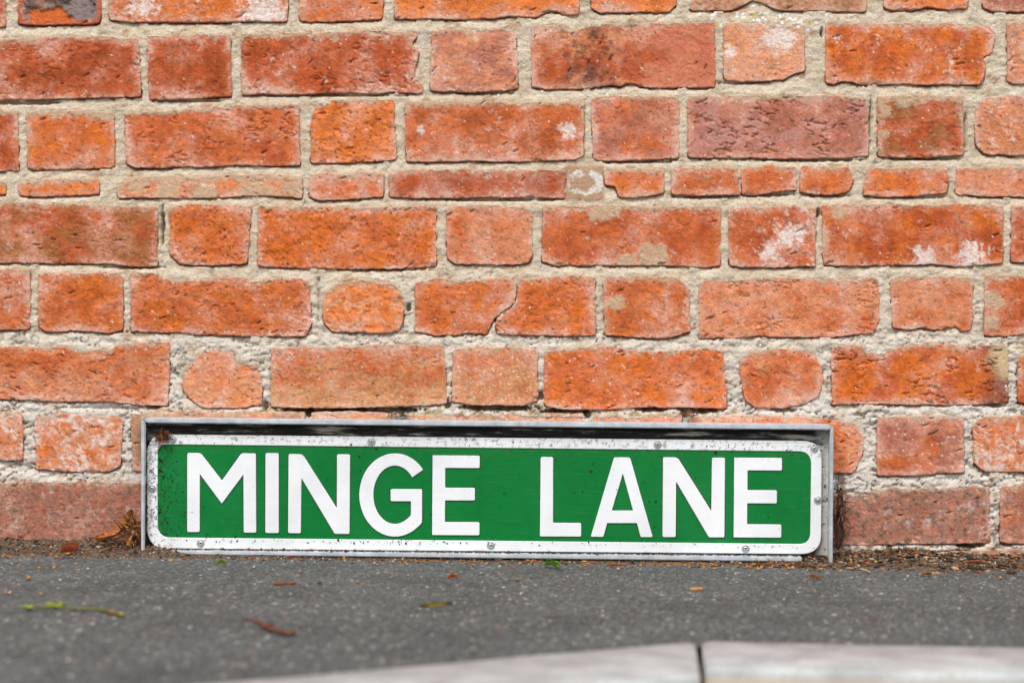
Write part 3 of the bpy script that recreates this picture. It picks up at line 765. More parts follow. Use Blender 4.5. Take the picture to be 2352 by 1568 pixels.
def kerb_stone(p0, p1, square=0):
    """p0,p1 = ends of the back edge (x,y)"""
    p0 = Vector(p0); p1 = Vector(p1); L = (p1 - p0).length; t = (p1 - p0) / L
    nrm = Vector((t.y, -t.x))
    prof = [(-.0, -.14), (-.0, -.004), (.004, .0025)]
    for k in range(7):
        a = k / 6 * math.pi / 2
        prof.append((KW - .006 + .006 * math.sin(a), .003 - .006 + .006 * math.cos(a)))
    prof += [(KW + .012, -.14)]
    n = 26; vs_, fs = [], []
    st = [0, .0015, .004, .008] + [.008 + (L - .016) * q / 24 for q in range(1, 24)] + [L - .008, L - .004, L - .0015, L]
    n = len(st) - 1
    for i in range(n + 1):
        s = st[i] / L
        e = 0.0
        dst = min(s, 1 - s) * L
        if dst < .006: e = .0022 * (1 - dst / .006)
        for j, (a, b) in enumerate(prof):
            a2 = a + (e if j < 3 else -e) * 0.7
            b2 = b - (e if 1 <= j < len(prof) - 1 else 0)
            w = fbm(np.array([s * L * 1000 + p0.x * 3000]), np.array([j * 40.0]), 60, 3)[0] * .0012
            sh = 0.0
            if square:
                dj = Vector((-.075, -1.0))
                sh = -a2 * (nrm.x * dj.y - nrm.y * dj.x) / (t.x * dj.y - t.y * dj.x) * (s if square > 0 else 1 - s)
            q = p0 + t * (s * L + sh) + nrm * (a2 + w)
            vs_.append((q.x, q.y, -M_SL * q.x + b2 + w))
    m_ = len(prof)
    for i in range(n):
        for j in range(m_):
            j2 = (j + 1) % m_
            fs.append((i * m_ + j, (i + 1) * m_ + j, (i + 1) * m_ + j2, i * m_ + j2))
    fs.append(tuple(range(m_))); fs.append(tuple(n * m_ + j for j in reversed(range(m_))))
    o = mesh_obj('kerb_stone', vs_, fs, MK, None, True)
    bm = bmesh.new(); bm.from_mesh(o.data); bmesh.ops.recalc_face_normals(bm, faces=bm.faces); bm.to_mesh(o.data); bm.free()
    for pgn in o.data.polygons:
        if len(pgn.vertices) > 4: pgn.use_smooth = False
    attach(o, kerb)
g = .0027
u1 = Vector((kpts[0].x - JX, kpts[0].y - JY)).normalized()
u2 = Vector((kpts[-1].x - JX, kpts[-1].y - JY)).normalized()
J = Vector((JX, JY))
kerb_stone(J + u1 * .915, J + u1 * g * 1.2, 1)
kerb_stone(J + u2 * g, J + u2 * .915, -1)
kerb_stone(J + u1 * 1.84, J + u1 * .923)
kerb_stone(J + u2 * .923, J + u2 * 1.84)
# bed of dirty mortar showing in the joint
bm = bmesh.new(); bmesh.ops.create_cube(bm, size=1)
for v in bm.verts: v.co = Vector((v.co.x * .05, v.co.y * .13, v.co.z * .12))
bmesh.ops.bevel(bm, geom=bm.edges[:], offset=.004, segments=2, affect='EDGES')
jb = bm_obj('joint_mortar', bm, mat_plain('joint_dirt', lin((92, 84, 76)), .95))
jb.location = (JX - .005, JY - .072, -M_SL * JX - .078)
attach(jb, kerb)

# the road and the ground beyond, one sheet below kerb level
gv = []; n = 40
xs = np.r_[np.linspace(-60, -3, 8), np.linspace(-2.5, 2.5, 24), np.linspace(3, 60, 8)]
ys = np.r_[np.linspace(-80, -4, 8), np.linspace(-3.6, .2, 24)]
RX, RY = np.meshgrid(xs, ys)
rv_ = np.stack([RX, RY, -.115 - M_SL * np.clip(RX, -3, 3) + .002 * fbm(RX * 1000, RY * 1000, 400, 3)], -1).reshape(-1, 3)
ids = np.arange(RX.size).reshape(RX.shape)
qr = np.stack([ids[:-1, :-1], ids[:-1, 1:], ids[1:, 1:], ids[1:, :-1]], -1).reshape(-1, 4)
road = mesh_obj('road', rv_, qr, mat_plain('road_asphalt', lin((92, 90, 88)), .9, .4, 260, 0, .5))
tag(road, 'grey road surface below the kerb', None, None, 'structure')

# ------------------------------------------------------------------ soil and litter gathered along the foot of the wall
sx = np.arange(-.72, .72, .0019); sy = np.arange(-.105, .012, .0019)
SX, SY = np.meshgrid(sx, sy); a_, b_ = SX * 1000, SY * 1000
wid = 52 + 16 * fbm(a_, a_ * 0, 130, 3) + 14 * sstep(280, 450, a_)
prof = np.clip(1 + b_ / wid, 0, 1.2)
hgt = (13 + 4 * fbm(a_, b_ * .3, 90, 3) + 6 * sstep(330, 460, a_) + 5 * sstep(-330, -460, a_) - 6 * np.exp(-(a_ / 330) ** 4)) * prof ** 1.25
hgt += prof * (2.2 * fbm(a_, b_, 9, 4, .65)) + 1.4 * fbm(a_, b_, 3.4, 2) * prof - 2.6 * sstep(.3, .0, prof)
CS = np.empty(SX.shape + (3,)); CS[:] = lin((96, 80, 66))
CS = mix(CS, lin((70, 60, 52)), sstep(-.1, .4, fbm(a_, b_ + 70, 12, 4, .65)))
CS = mix(CS, lin((160, 126, 92)), .75 * sstep(.2, .5, fbm(a_ + 40, b_, 6, 4, .7)))
moss = np.exp(-((a_ - 60) / 190) ** 4) * sstep(.05, .3, fbm(a_, b_, 26, 4, .6)) * sstep(.7, .2, prof)
CS = mix(CS, lin((142, 100, 34)), moss)
vsl = np.stack([SX, SY, -M_SL * SX + hgt / 1000], -1).reshape(-1, 3)
ids = np.arange(SX.size).reshape(SX.shape)
qs = np.stack([ids[:-1, :-1], ids[:-1, 1:], ids[1:, 1:], ids[1:, :-1]], -1).reshape(-1, 4)
ok = (prof.ravel()[qs] > 0).any(1); qs = qs[ok]; used, inv = np.unique(qs, return_inverse=True)
soil = mesh_obj('soil', vsl[used], inv.reshape(-1, 4), mat_vcol('soil_mix', .95, 600, .6, 1.35, .8, .0015), None, True, CS.reshape(-1, 3)[used])
tag(soil, 'brown soil and grit drifted along the foot of the wall', 'soil', None, 'stuff')

def soil_z(x, y):
    i = int(np.clip(np.searchsorted(sx, x), 0, len(sx) - 1)); j = int(np.clip(np.searchsorted(sy, y), 0, len(sy) - 1))
    if y < sy[0]: return -M_SL * x + .0006
    return max(-M_SL * x + hgt[j, i] / 1000, -M_SL * x + .0004)

# crumbs: grit, husks and broken needles that nobody could count
ico = bmesh.new(); bmesh.ops.create_icosphere(ico, subdivisions=1, radius=1.0)
icov = np.array([v.co[:] for v in ico.verts]); icof = np.array([[v.index for v in f.verts] for f in ico.faces]); ico.free()
crng = np.random.default_rng(77)
def crumbs(name, n, sampler, size, cols, label, cat, flat=.7, stretch=1.0, mat=None):
    V, F, C = [], [], []
    for k in range(n):
        x, y = sampler()
        s = crng.uniform(*size) * (1 if crng.random() > .08 else 1.7)
        sc = np.array([s * crng.uniform(.7, 1.0 + (stretch - 1) * crng.random()), s * crng.uniform(.6, 1.1), s * flat * crng.uniform(.6, 1.1)])
        v = icov * sc * (1 + .25 * crng.standard_normal((len(icov), 1)))
        a = crng.random() * 6.28; ca, sa = math.cos(a), math.sin(a)
        v = np.stack([v[:, 0] * ca - v[:, 1] * sa, v[:, 0] * sa + v[:, 1] * ca, v[:, 2]], 1)
        v += np.array([x, y, soil_z(x, y) + sc[2] * .35])
        F.append(icof + len(icov) * k); V.append(v)
        c = lin(cols[crng.integers(len(cols))]) * crng.uniform(.7, 1.2)
        C.append(np.tile(c, (len(icov), 1)))
    o = mesh_obj(name, np.vstack(V), np.vstack(F), mat, None, False, np.vstack(C))
    return tag(o, label, cat, None, 'stuff')
MC = mat_vcol('crumb_mix', .85, 900, .75, 1.2, .3, .0005)
def s_near():
    x = crng.uniform(-.66, .66)
    return x, -abs(crng.normal(0, .030)) - .004
def s_right():
    x = crng.uniform(.33, .66)
    return x, -abs(crng.normal(.012, .030)) - .004
def s_far():
    return crng.uniform(-.62, .62), -.03 - abs(crng.normal(0, .12)) 
crumbs('grit', 2600, s_near, (.0007, .0020), [(120, 108, 98), (78, 70, 64), (150, 132, 112), (182, 168, 152), (96, 78, 62), (60, 52, 48), (52, 46, 42)], 'fine stone grit scattered on the soil by the wall', 'grit', mat=MC)
crumbs('husks', 620, s_near, (.0011, .0032), [(170, 110, 54), (186, 134, 76), (136, 84, 46), (150, 76, 42), (104, 66, 42), (80, 58, 42)], 'brown seed husks and bud scales along the wall foot', 'husks', .45, 2.4, MC)
crumbs('leaf_crumbs', 420, s_right, (.0012, .0040), [(120, 78, 44), (84, 60, 44), (58, 48, 42), (150, 100, 58), (70, 56, 46), (46, 40, 36), (176, 150, 122)], 'crumbled dead leaves heaped at the wall right of the sign', 'leaf litter', .4, 2.2, MC)
crumbs('loose_chips', 130, s_far, (.0007, .0017), [(150, 144, 138), (190, 184, 176), (168, 126, 96), (110, 104, 100)], 'tiny loose stone chips on the tarmac', 'chips', mat=MC)

# ------------------------------------------------------------------ the street sign
def metal_mat():
    m = NT('galvanised_metal')
    c = m.mixc(m.ramp(m.noise(60, 5, .6), [(.35, 0.0), (.65, 1.0)]), lin((206, 212, 217)), lin((172, 180, 187)))
    c = m.mixc(m.ramp(m.noise(420, 3, .6, stretch=(.15, 1, 1)), [(.58, 0.0), (.72, .5)]), c, lin((128, 134, 140)))
    c = m.mixc(m.ramp(m.noise(240, 4, .7), [(.66, 0.0), (.72, .9)]), c, lin((52, 48, 44)))
    m.base(c); m.set(Roughness=.5, Metallic=.1); m.bump(m.noise(500, 4, .6), .15, .0004)
    return m.m
def dirt_paint(name, c, amount=.5, rough=.35, worn=False):
    m = NT(name)
    col_ = m.mixc(m.ramp(m.noise(9, 5, .65), [(.38, 0.0), (.66, .8)]), tuple(c), tuple(np.asarray(c) * .84))
    fine_ = m.ramp(m.noise(330, 4, .7), [(.645 - .03 * amount, 0.0), (.68, 1.0)])
    zone = m.ramp(m.noise(16, 4, .6), [(.52 - .1 * amount, 0.0), (.70, 1.0)])
    col_ = m.mixc(m.math('MULTIPLY', fine_, zone), col_, lin((46, 34, 26)))
    nd = m.n('ShaderNodeSeparateXYZ'); m.l(m.pos, nd.inputs[0])
    # grime gathered at the left end and along the bottom where rain splashes
    lx = m.ramp(m.math('ADD', m.math('MULTIPLY', nd.outputs[0], -3.2), -.52), [(.79, 0.0), (.93, 1.0)])
    col_ = m.mixc(m.math('MULTIPLY', m.ramp(m.noise(210, 6, .75), [(.52, 0.0), (.56, 1.0)]), lx), col_, lin((40, 30, 22)))
    if worn:
        hz = m.math('ADD', m.math('ADD', nd.outputs[2], m.math('MULTIPLY', nd.outputs[0], .0105)), m.math('MULTIPLY', m.math('SUBTRACT', m.noise(30, 4, .6), .5), .020))
        wm = m.ramp(m.math('MULTIPLY', m.math('SUBTRACT', hz, .006), 50.0), [(.20, 1.0), (.26, 0.0)])
        col_ = m.mixc(wm, col_, lin((176, 174, 170)))
    col_ = m.mixc(m.ramp(m.noise(6, 6, .7, dist=.6), [(.48, 0.0), (.72, .38)]), col_, tuple(np.clip(np.asarray(c) * 1.12 + np.array([.02, .03, .03]), 0, 1)))      # sun-faded patches
    scr = m.ramp(m.noise(60, 5, .7, stretch=(.35, 1, 6)), [(.56, 0.0), (.75, .5)])
    col_ = m.mixc(scr, col_, tuple(np.clip(np.asarray(c) * 1.25 + .03, 0, 1)))
    gb = m.ramp(m.math('ADD', m.math('MULTIPLY', m.math('ADD', nd.outputs[2], m.math('MULTIPLY', nd.outputs[0], .0105)), 14.0), -.95), [(.80, 0.0), (.98, 1.0)])
    col_ = m.mixc(m.math('MULTIPLY', m.ramp(m.noise(150, 6, .75), [(.52, 0.0), (.64, .7)]), gb), col_, lin((86, 76, 54)))      # dust washed down from the rail
    m.base(col_); m.set(Roughness=rough)
    m.b.inputs['Specular IOR Level'].default_value = .22
    m.l(m.ramp(m.noise(60, 4, .6), [(.3, rough - .08), (.7, rough + .2)]), m.b.inputs['Roughness'])
    return m.m
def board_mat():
    m = NT('grime_and_shade')  # board grime, also used as painted shade inside the frame
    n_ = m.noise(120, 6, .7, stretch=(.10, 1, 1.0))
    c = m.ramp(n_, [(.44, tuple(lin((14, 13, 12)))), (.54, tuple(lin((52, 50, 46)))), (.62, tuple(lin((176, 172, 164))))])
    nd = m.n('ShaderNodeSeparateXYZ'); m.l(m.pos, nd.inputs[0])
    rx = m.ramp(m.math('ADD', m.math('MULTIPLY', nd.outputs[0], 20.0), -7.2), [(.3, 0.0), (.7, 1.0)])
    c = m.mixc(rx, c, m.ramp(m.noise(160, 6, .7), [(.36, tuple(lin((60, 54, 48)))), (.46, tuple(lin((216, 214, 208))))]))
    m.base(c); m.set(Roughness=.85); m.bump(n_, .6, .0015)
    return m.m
MG, MW = metal_mat(), dirt_paint('white_sign_paint', lin((240, 242, 244)), .7, .42, True)
ML = dirt_paint('white_letter_paint', lin((241, 243, 246)), -.3, .4)
MGR = dirt_paint('green_sign_paint', lin((0, 119, 51)), .8, .4)
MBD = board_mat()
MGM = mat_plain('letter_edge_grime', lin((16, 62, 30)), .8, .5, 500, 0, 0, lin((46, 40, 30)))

sign = empty('street_sign', P(1118, 1290, -.02))
tag(sign, 'green street name sign reading MINGE LANE in a grey metal frame', 'street sign')

def round_poly(pts, r, seg=5):
    out = []; n = len(pts)
    for i in range(n):
        p = Vector(pts[i][:2]); a = Vector(pts[i - 1][:2]); b = Vector(pts[(i + 1) % n][:2])
        ri = pts[i][2] if len(pts[i]) > 2 else r
        da, db = a - p, b - p
        ri = min(ri, da.length * .45, db.length * .45)
        if ri < .3: out.append((p.x, p.y)); continue
        s, e = p + da.normalized() * ri, p + db.normalized() * ri
        for k in range(seg + 1):
            t = k / seg
            q = s * (1 - t) ** 2 + p * 2 * t * (1 - t) + e * t * t
            out.append((q.x, q.y))
    return out

def plate_curve(name, loops, y_back, y_front, mat, bevel=.0006, parent=None, offset=None):
    """flat shape with holes from photo outlines, real thickness and a rolled edge"""
    cu = bpy.data.curves.new(name, 'CURVE'); cu.dimensions = '2D'; cu.fill_mode = 'BOTH'
    ym = (y_back + y_front) / 2; th = abs(y_back - y_front) / 2
    for lp in loops:
        sp = cu.splines.new('POLY'); sp.points.add(len(lp) - 1); sp.use_cyclic_u = True
        for q, (a, b) in zip(sp.points, lp):
            w = P(a, b, y_front)
            q.co = (w.x, w.z, 0, 1)
    cu.bevel_depth = bevel; cu.bevel_resolution = 2; cu.extrude = max(th - bevel, .0001); cu.offset = -bevel if offset is None else offset
    ob = bpy.data.objects.new(name, cu); col.objects.link(ob)
    bpy.context.view_layer.update()
    me = bpy.data.meshes.new_from_object(ob.evaluated_get(bpy.context.evaluated_depsgraph_get()))
    bpy.data.objects.remove(ob)
    n = len(me.vertices); a = np.empty(n * 3, np.float32); me.vertices.foreach_get('co', a); a = a.reshape(-1, 3)
    b = np.stack([a[:, 0], ym - a[:, 2], a[:, 1]], 1)
    cen = np.array([b[:, 0].mean(), ym, b[:, 2].mean()])
    me.vertices.foreach_set('co', (b - cen).astype(np.float32).ravel()); me.update()
    me.materials.clear(); me.materials.append(mat)
    me.name = name
    o = bpy.data.objects.new(name, me); col.objects.link(o); o.location = cen
    if parent:
        pl = Vector(parent.location)
        pp = parent.parent
        while pp: pl += Vector(pp.location); pp = pp.parent
        o.parent = parent; o.location = Vector(cen.tolist()) - pl
    return o

def bar(name, quad, y0, y1, mat, parent, bev=.0012, inner=None):
    """straight bar: quad = its front outline in photo units; runs from depth y0 (wall side) to y1"""
    bm = bmesh.new()
    fr = [bm.verts.new(P(a, b, y1)) for a, b in quad]
    bk = [bm.verts.new(Vector((v.co.x, y0, v.co.z))) for v in fr]
    n = len(quad)
    bm.faces.new(fr); bm.faces.new(bk[::-1])
    for i in range(n): bm.faces.new((fr[i], bk[i], bk[(i + 1) % n], fr[(i + 1) % n]))
    bmesh.ops.recalc_face_normals(bm, faces=bm.faces)
    bmesh.ops.bevel(bm, geom=bm.edges[:], offset=bev, segments=2, affect='EDGES')
    pl = Vector(parent.location)
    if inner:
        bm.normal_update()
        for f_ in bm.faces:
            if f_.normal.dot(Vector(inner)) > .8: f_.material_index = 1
    bmesh.ops.translate(bm, verts=bm.verts, vec=-pl)
    o = bm_obj(name, bm, mat, parent)
    if inner: o.data.materials.append(MBD)  # inward faces: shade painted dark at left and top, light painted pale at right
    return o

YF = -.032     # front of frame
YP = -.021     # front of plate
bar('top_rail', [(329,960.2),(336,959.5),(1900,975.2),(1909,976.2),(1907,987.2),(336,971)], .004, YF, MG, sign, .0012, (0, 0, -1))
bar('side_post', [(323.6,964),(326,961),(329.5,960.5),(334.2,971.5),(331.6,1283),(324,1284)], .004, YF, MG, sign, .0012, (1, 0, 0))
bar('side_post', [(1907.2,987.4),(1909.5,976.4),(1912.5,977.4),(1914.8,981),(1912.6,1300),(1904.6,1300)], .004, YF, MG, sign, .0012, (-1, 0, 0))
bar('bottom_rail', [(391.5,1262.8),(1842,1277.8),(1842,1289.5),(391.5,1273)], -.006, -.033, MG, sign)
bar('backing_board', [(333,968),(1908,984),(1906,1276),(333,1262)], -.002, -.0165, MBD, sign, .001)

plate_out = round_poly([(338,997,44),(1887.5,1012.5,44),(1886,1272,46),(338,1258.5,46)], 40, 10)
green_out = round_poly([(362,1020,22),(1863.5,1036.5,30),(1861,1249,26),(362,1233.5,30)], 26, 8)
gp = plate_curve('sign_plate', [round_poly([(340,999,44),(1885.5,1014.5,44),(1884,1270,46),(340,1256.5,46)], 40, 10)], YP + .0055, YP + .0012, MGR, .0004, sign)
plate_curve('border', [plate_out, green_out], YP + .0030, YP, MW, .0007, gp)

def ell(cx, cy, rx, ry, a0, a1, n=26):
    return [(cx + rx * math.cos(R(a0 + (a1 - a0) * k / n)), cy + ry * math.sin(R(a0 + (a1 - a0) * k / n))) for k in range(n + 1)]
LET = {}
LET['M'] = [[(430,1040),(461,1040,6),(509.7,1103.2,2),(554.3,1040.3,6),(587.7,1041),(588.5,1223),(559.5,1223),(558.8,1090,1),(509.3,1156.4,2),(459,1088.7,1),(458.6,1221.5),(429.5,1221.5)]]
LET['I'] = [[(609.7,1040),(640.2,1040.5),(640.4,1224),(609,1223.6)]]
LET['N'] = [[(662.6,1042),(695,1042.6,8),(773.4,1166.2,1),(774,1043),(804,1043),(802.8,1226),(768.5,1225.5,2),(692.3,1098,1),(691,1224.4),(661.4,1224)]]
go = ell(907, 1136.5, 82, 95.6, -37.5, -309, 40)
gi = ell(907, 1136.0, 49.3, 66.8, -36.5, -300, 34)
LET['G'] = [[(a, b, 0) for a, b in go] + [(969.4,1201,8),(969.6,1122.8),(897,1122.8),(897,1151),(943.7,1151,1),(943.7,1184,6)] + [(a, b, 0) for a, b in gi[::-1]]]
LET['E'] = [[(993.6,1045.2,2),(1102,1046),(1102,1075),(1022.7,1074.2,2),(1022.6,1119.6,2),(1091,1120),(1091,1149.2),(1022.4,1149,2),(1022,1198.2,2),(1101.4,1198.6),(1101.3,1229),(992.2,1228.4,2)]]
LET['L'] = [[(1241.8,1049),(1270.6,1049.3),(1270.3,1200,2),(1335,1200.4),(1335,1232),(1240,1231.6,2)]]
LET['A'] = [[(1410.5,1049.8,4),(1447.3,1050,6),(1499.6,1233.2),(1471.2,1233,3),(1463,1201,1),(1394.7,1201,1),(1386,1232.6,3),(1356.6,1232.4)],
            [(1430.7,1087.4,1),(1453.9,1172,1),(1405.3,1172,1)]]
LET['n'] = [[(1523,1049.6),(1556.5,1050,8),(1633.8,1173,1),(1635.4,1050.4),(1665.3,1050.8),(1664,1234),(1628.2,1233.6,2),(1553.2,1106.3,1),(1552.2,1233.2),(1521.6,1233)]]
LET['e'] = [[(1686.4,1050.4,2),(1796.4,1051.2),(1796.4,1080.6),(1717.4,1080,2),(1717,1125,2),(1784.7,1125.4),(1784.6,1156),(1716.6,1155.6,2),(1716.2,1203.3,2),(1794.8,1203.8),(1794.6,1234.4),(1685,1234,2)]]
for ch, nm in zip('MINGELAne', 'M I N G E L A N E'.split()):
    o = plate_curve('letter', [round_poly(lp, 4.0, 4) for lp in LET[ch]], YP + .0025, YP - .0002, ML, .0006, gp)
    o['label'] = 'raised white letter %s' % nm
    # a thin line of grime lies in the corner between letter and panel
    bmj = bmesh.new(); bmj.from_mesh(o.data); nf_ = len(bmj.faces)
    org = Vector(o.location) + Vector(gp.location) + Vector(sign.location)
    for li, lp in enumerate(LET[ch]):
        q = np.array(round_poly(lp, 4.0, 4))
        keep_ = np.hypot(*(q - np.roll(q, 1, 0)).T) > .05; q = q[keep_]
        dq = np.roll(q, -1, 0) - q; dq /= np.hypot(*dq.T)[:, None]
        nrm = np.stack([dq[:, 1], -dq[:, 0]], 1)
        n2_ = nrm + np.roll(nrm, 1, 0); n2_ /= np.maximum(np.hypot(*n2_.T), .3)[:, None]
        x_, y_ = q.T; sg = np.sign(np.sum(x_ * np.roll(y_, -1) - np.roll(x_, -1) * y_)) * (1 if li == 0 else -1)
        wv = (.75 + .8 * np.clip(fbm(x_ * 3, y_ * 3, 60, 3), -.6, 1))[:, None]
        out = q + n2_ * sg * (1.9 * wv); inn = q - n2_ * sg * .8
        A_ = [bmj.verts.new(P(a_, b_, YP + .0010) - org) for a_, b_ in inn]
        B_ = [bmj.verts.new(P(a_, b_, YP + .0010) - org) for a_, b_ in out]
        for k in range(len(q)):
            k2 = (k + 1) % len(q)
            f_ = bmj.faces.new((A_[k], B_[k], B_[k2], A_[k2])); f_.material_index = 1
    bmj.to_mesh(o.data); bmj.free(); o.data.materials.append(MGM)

MSC = mat_plain('screw_metal', lin((206, 208, 208)), .35, .3, 400, .6, .1)
MSD = mat_plain('screw_recess', lin((52, 48, 44)), .8)
def lathe(prof, n=20):
    bm = bmesh.new(); rings = []
    for (r_, y) in prof:
        rings.append([bm.verts.new((r_ * math.cos(2 * math.pi * k / n), y, r_ * math.sin(2 * math.pi * k / n))) for k in range(n)] if r_ > 1e-6 else [bm.verts.new((0, y, 0))])
    for a, b in zip(rings[:-1], rings[1:]):
        for k in range(n):
            k2 = (k + 1) % n
            if len(b) == 1: bm.faces.new((a[k], a[k2], b[0]))
            else: bm.faces.new((a[k], a[k2], b[k2], b[k]))
    bmesh.ops.recalc_face_normals(bm, faces=bm.faces)
    return bm
for i, (sxp, syp, cross) in enumerate([(396.7,1008.5,0),(349.4,1121.5,0),(853.5,1013.8,0),(1510.3,1020.9,0),(1870.8,1030.1,0),(1878.4,1147.8,1),(461,1246.8,0),(1127.5,1252,0),(1712.6,1259.2,0)]):
    c = P(sxp, syp, YP)
    rr = .0050
    bm = lathe([(rr, .001), (rr, -.0005), (rr * .94, -.0009), (rr * .74, -.0010), (rr * .70, -.0006), (rr * .62, -.0007), (rr * .56, -.0016), (rr * .40, -.0024), (rr * .26, -.0026), (rr * .24, -.0016), (0, -.0015)])
    if cross:
        for a in (.5, .5 + math.pi / 2):
            g_ = bmesh.ops.create_cube(bm, size=1)
            for v in g_['verts']:
                q = Vector((v.co.x * rr * 1.1, v.co.y * .0008, v.co.z * rr * .22))
                v.co = Vector((q.x * math.cos(a) - q.z * math.sin(a), q.y - .0025, q.x * math.sin(a) + q.z * math.cos(a)))
    o = bm_obj('screw', bm, MSC, None, True)
    # a dark core in the recess
    dk = bm_obj('recess', lathe([(rr * .22, -.00165), (0, -.0017)], 10), MSD)
    base = Vector(sign.location) + Vector(gp.location)
    o.parent = gp; o.location = c - base
    if True:
        # the recess is part of the screw head: same mesh, second material
        bm2 = bmesh.new(); bm2.from_mesh(o.data); nf = len(bm2.faces); bm2.from_mesh(dk.data)
        bm2.faces.ensure_lookup_table()
        for f_ in bm2.faces[nf:]: f_.material_index = 1
        bm2.to_mesh(o.data); bm2.free(); o.data.materials.append(MSD)
        bpy.data.objects.remove(dk)

V, F, C = [], [], []
for k in range(1000):
    px = crng.uniform(394, 1840); fr = (px - 391) / 1451
    c_ = np.array(P(px, 1262.5 + fr * 15.0, crng.uniform(-.031, -.022))[:])
    s_ = crng.uniform(.0006, .0015) * (1.7 if crng.random() < .1 else 1)
    V.append(icov * s_ * crng.uniform(.6, 1.3, (1, 3)) + c_ + np.array([0, 0, s_ * .5])); F.append(icof + len(icov) * k)
    C.append(np.tile(lin([(66, 50, 38), (44, 36, 30), (110, 82, 56), (88, 62, 42)][crng.integers(4)]), (len(icov), 1)))
tag(mesh_obj('rail_crumbs', np.vstack(V), np.vstack(F), MC, None, False, np.vstack(C)), 'dark soil crumbs lying along the bottom rail of the sign', 'soil crumbs', None, 'stuff')

# specks of splashed soil stuck to the face of the sign
V, F, C = [], [], []
def sp_pos():
    q = crng.random()
    if q < .34: px = 352 + abs(crng.normal(0, 38)); py = crng.uniform(1006, 1250)
    elif q < .62: px = crng.uniform(350, 1870); py = 1244 + (px - 360) / 1500 * 15 - abs(crng.normal(0, 9))
    elif q < .80: px = crng.uniform(350, 1870); py = 1003 + (px - 360) / 1500 * 15 + abs(crng.normal(0, 16))
    elif q < .88: px = 1440 + crng.normal(0, 60); py = 1110 + crng.normal(0, 45)
    else: px = crng.uniform(380, 1850); py = crng.uniform(1030, 1240)
    return px, min(py, 1255 + (px - 360) / 1500 * 14)
for k in range(620):
    px, py = sp_pos()
    s_ = crng.uniform(.00025, .00075) * (2.0 if crng.random() < .06 else 1)
    on_edge = py > 1233 + (px - 362) / 1500 * 15.5 or py < 1020 + (px - 362) / 1500 * 16.5 or px < 362 or px > 1863
    c_ = np.array(P(px, py, YP - .0002 if on_edge else YP + .0006)[:])
    V.append(icov * s_ * crng.uniform(.6, 1.6, (1, 3)) * (1 + .2 * crng.standard_normal((len(icov), 1))) + c_); F.append(icof + len(icov) * k)
    C.append(np.tile(lin([(58, 42, 30), (40, 32, 26), (84, 56, 36), (30, 26, 22)][crng.integers(4)]), (len(icov), 1)))
tag(mesh_obj('mud_specks', np.vstack(V), np.vstack(F), MC, None, False, np.vstack(C)), 'dark mud specks splashed over the green face of the sign', 'mud specks', None, 'stuff')

# dead moss and rust-brown fluff caught in the upper left corner of the frame
def fluff(name, cx, cy, y, rx, ry, n, cols, label, cat, ln=(.004, .010), mat=None):
    V, F, C = [], [], []
    for k in range(n):
        a, q = crng.random() * 6.28, math.sqrt(crng.random())
        p = P(cx + rx * q * math.cos(a), cy + ry * q * math.sin(a), y - crng.random() * .006)
        d = crng.standard_normal(3); d /= np.linalg.norm(d); L = crng.uniform(*ln)
        e = np.cross(d, crng.standard_normal(3)); e /= np.linalg.norm(e); w = crng.uniform(.0004, .0011)
        b0 = len(V)
        up_ = np.cross(d, e) * w * .6
        p = np.array(p[:])
        V += [p - e * w, p + e * w, p + d * L + e * w * .4, p + d * L - e * w * .4, p + d * L * .5 + up_ + np.array([0, -.0004, 0])]
        F += [(b0, b0 + 1, b0 + 4), (b0 + 1, b0 + 2, b0 + 4), (b0 + 2, b0 + 3, b0 + 4), (b0 + 3, b0, b0 + 4)]
        c = lin(cols[crng.integers(len(cols))]) * crng.uniform(.7, 1.2)
        C += [c] * 5
    o = mesh_obj(name, np.array(V), F, mat, None, False, np.array(C))
    return tag(o, label, cat, None, 'stuff')
MFL = mat_vcol('dead_moss', .9, 900, .8, 1.2, 0)
fluff('dead_moss', 373, 1002, YP - .001, 17, 14, 150, [(128, 72, 36), (96, 54, 30), (160, 100, 52), (70, 46, 32)], 'rusty brown dead moss in the upper left corner of the sign frame', 'dead moss', (.003, .008), MFL)
fluff('dead_roots', 912, 950, -.004, 26, 8, 26, [(120, 92, 66), (150, 120, 92), (80, 60, 44)], 'wispy dry rootlets in the dark joint above the sign', 'rootlets', (.006, .016), MFL)
fluff('dry_stalks', 1585, 948, -.004, 22, 6, 40, [(140, 88, 54), (104, 70, 46)], 'small brown dried stalks above the sign near LANE', 'dry stalks', (.004, .009), MFL)
fluff('dry_straw', 1930, 1190, -.012, 14, 90, 90, [(110, 66, 40), (80, 52, 36), (150, 104, 66), (58, 42, 34)], 'dark dry straw and stems stuck behind the right end of the sign', 'straw', (.010, .026), MFL)
fluff('dry_needles', 1790, 1297, -.045, 70, 7, 110, [(176, 112, 56), (130, 80, 44), (96, 66, 44), (196, 148, 92)], 'brown dry needles on the ground under the right end of the sign', 'needles', (.005, .013), MFL)
fluff('dry_grass', 298, 1228, -.016, 20, 44, 190, [(160, 104, 56), (120, 78, 46), (190, 140, 84), (90, 62, 42)], 'tangle of brown dry grass at the left end of the sign', 'dry grass', (.008, .022), MFL)

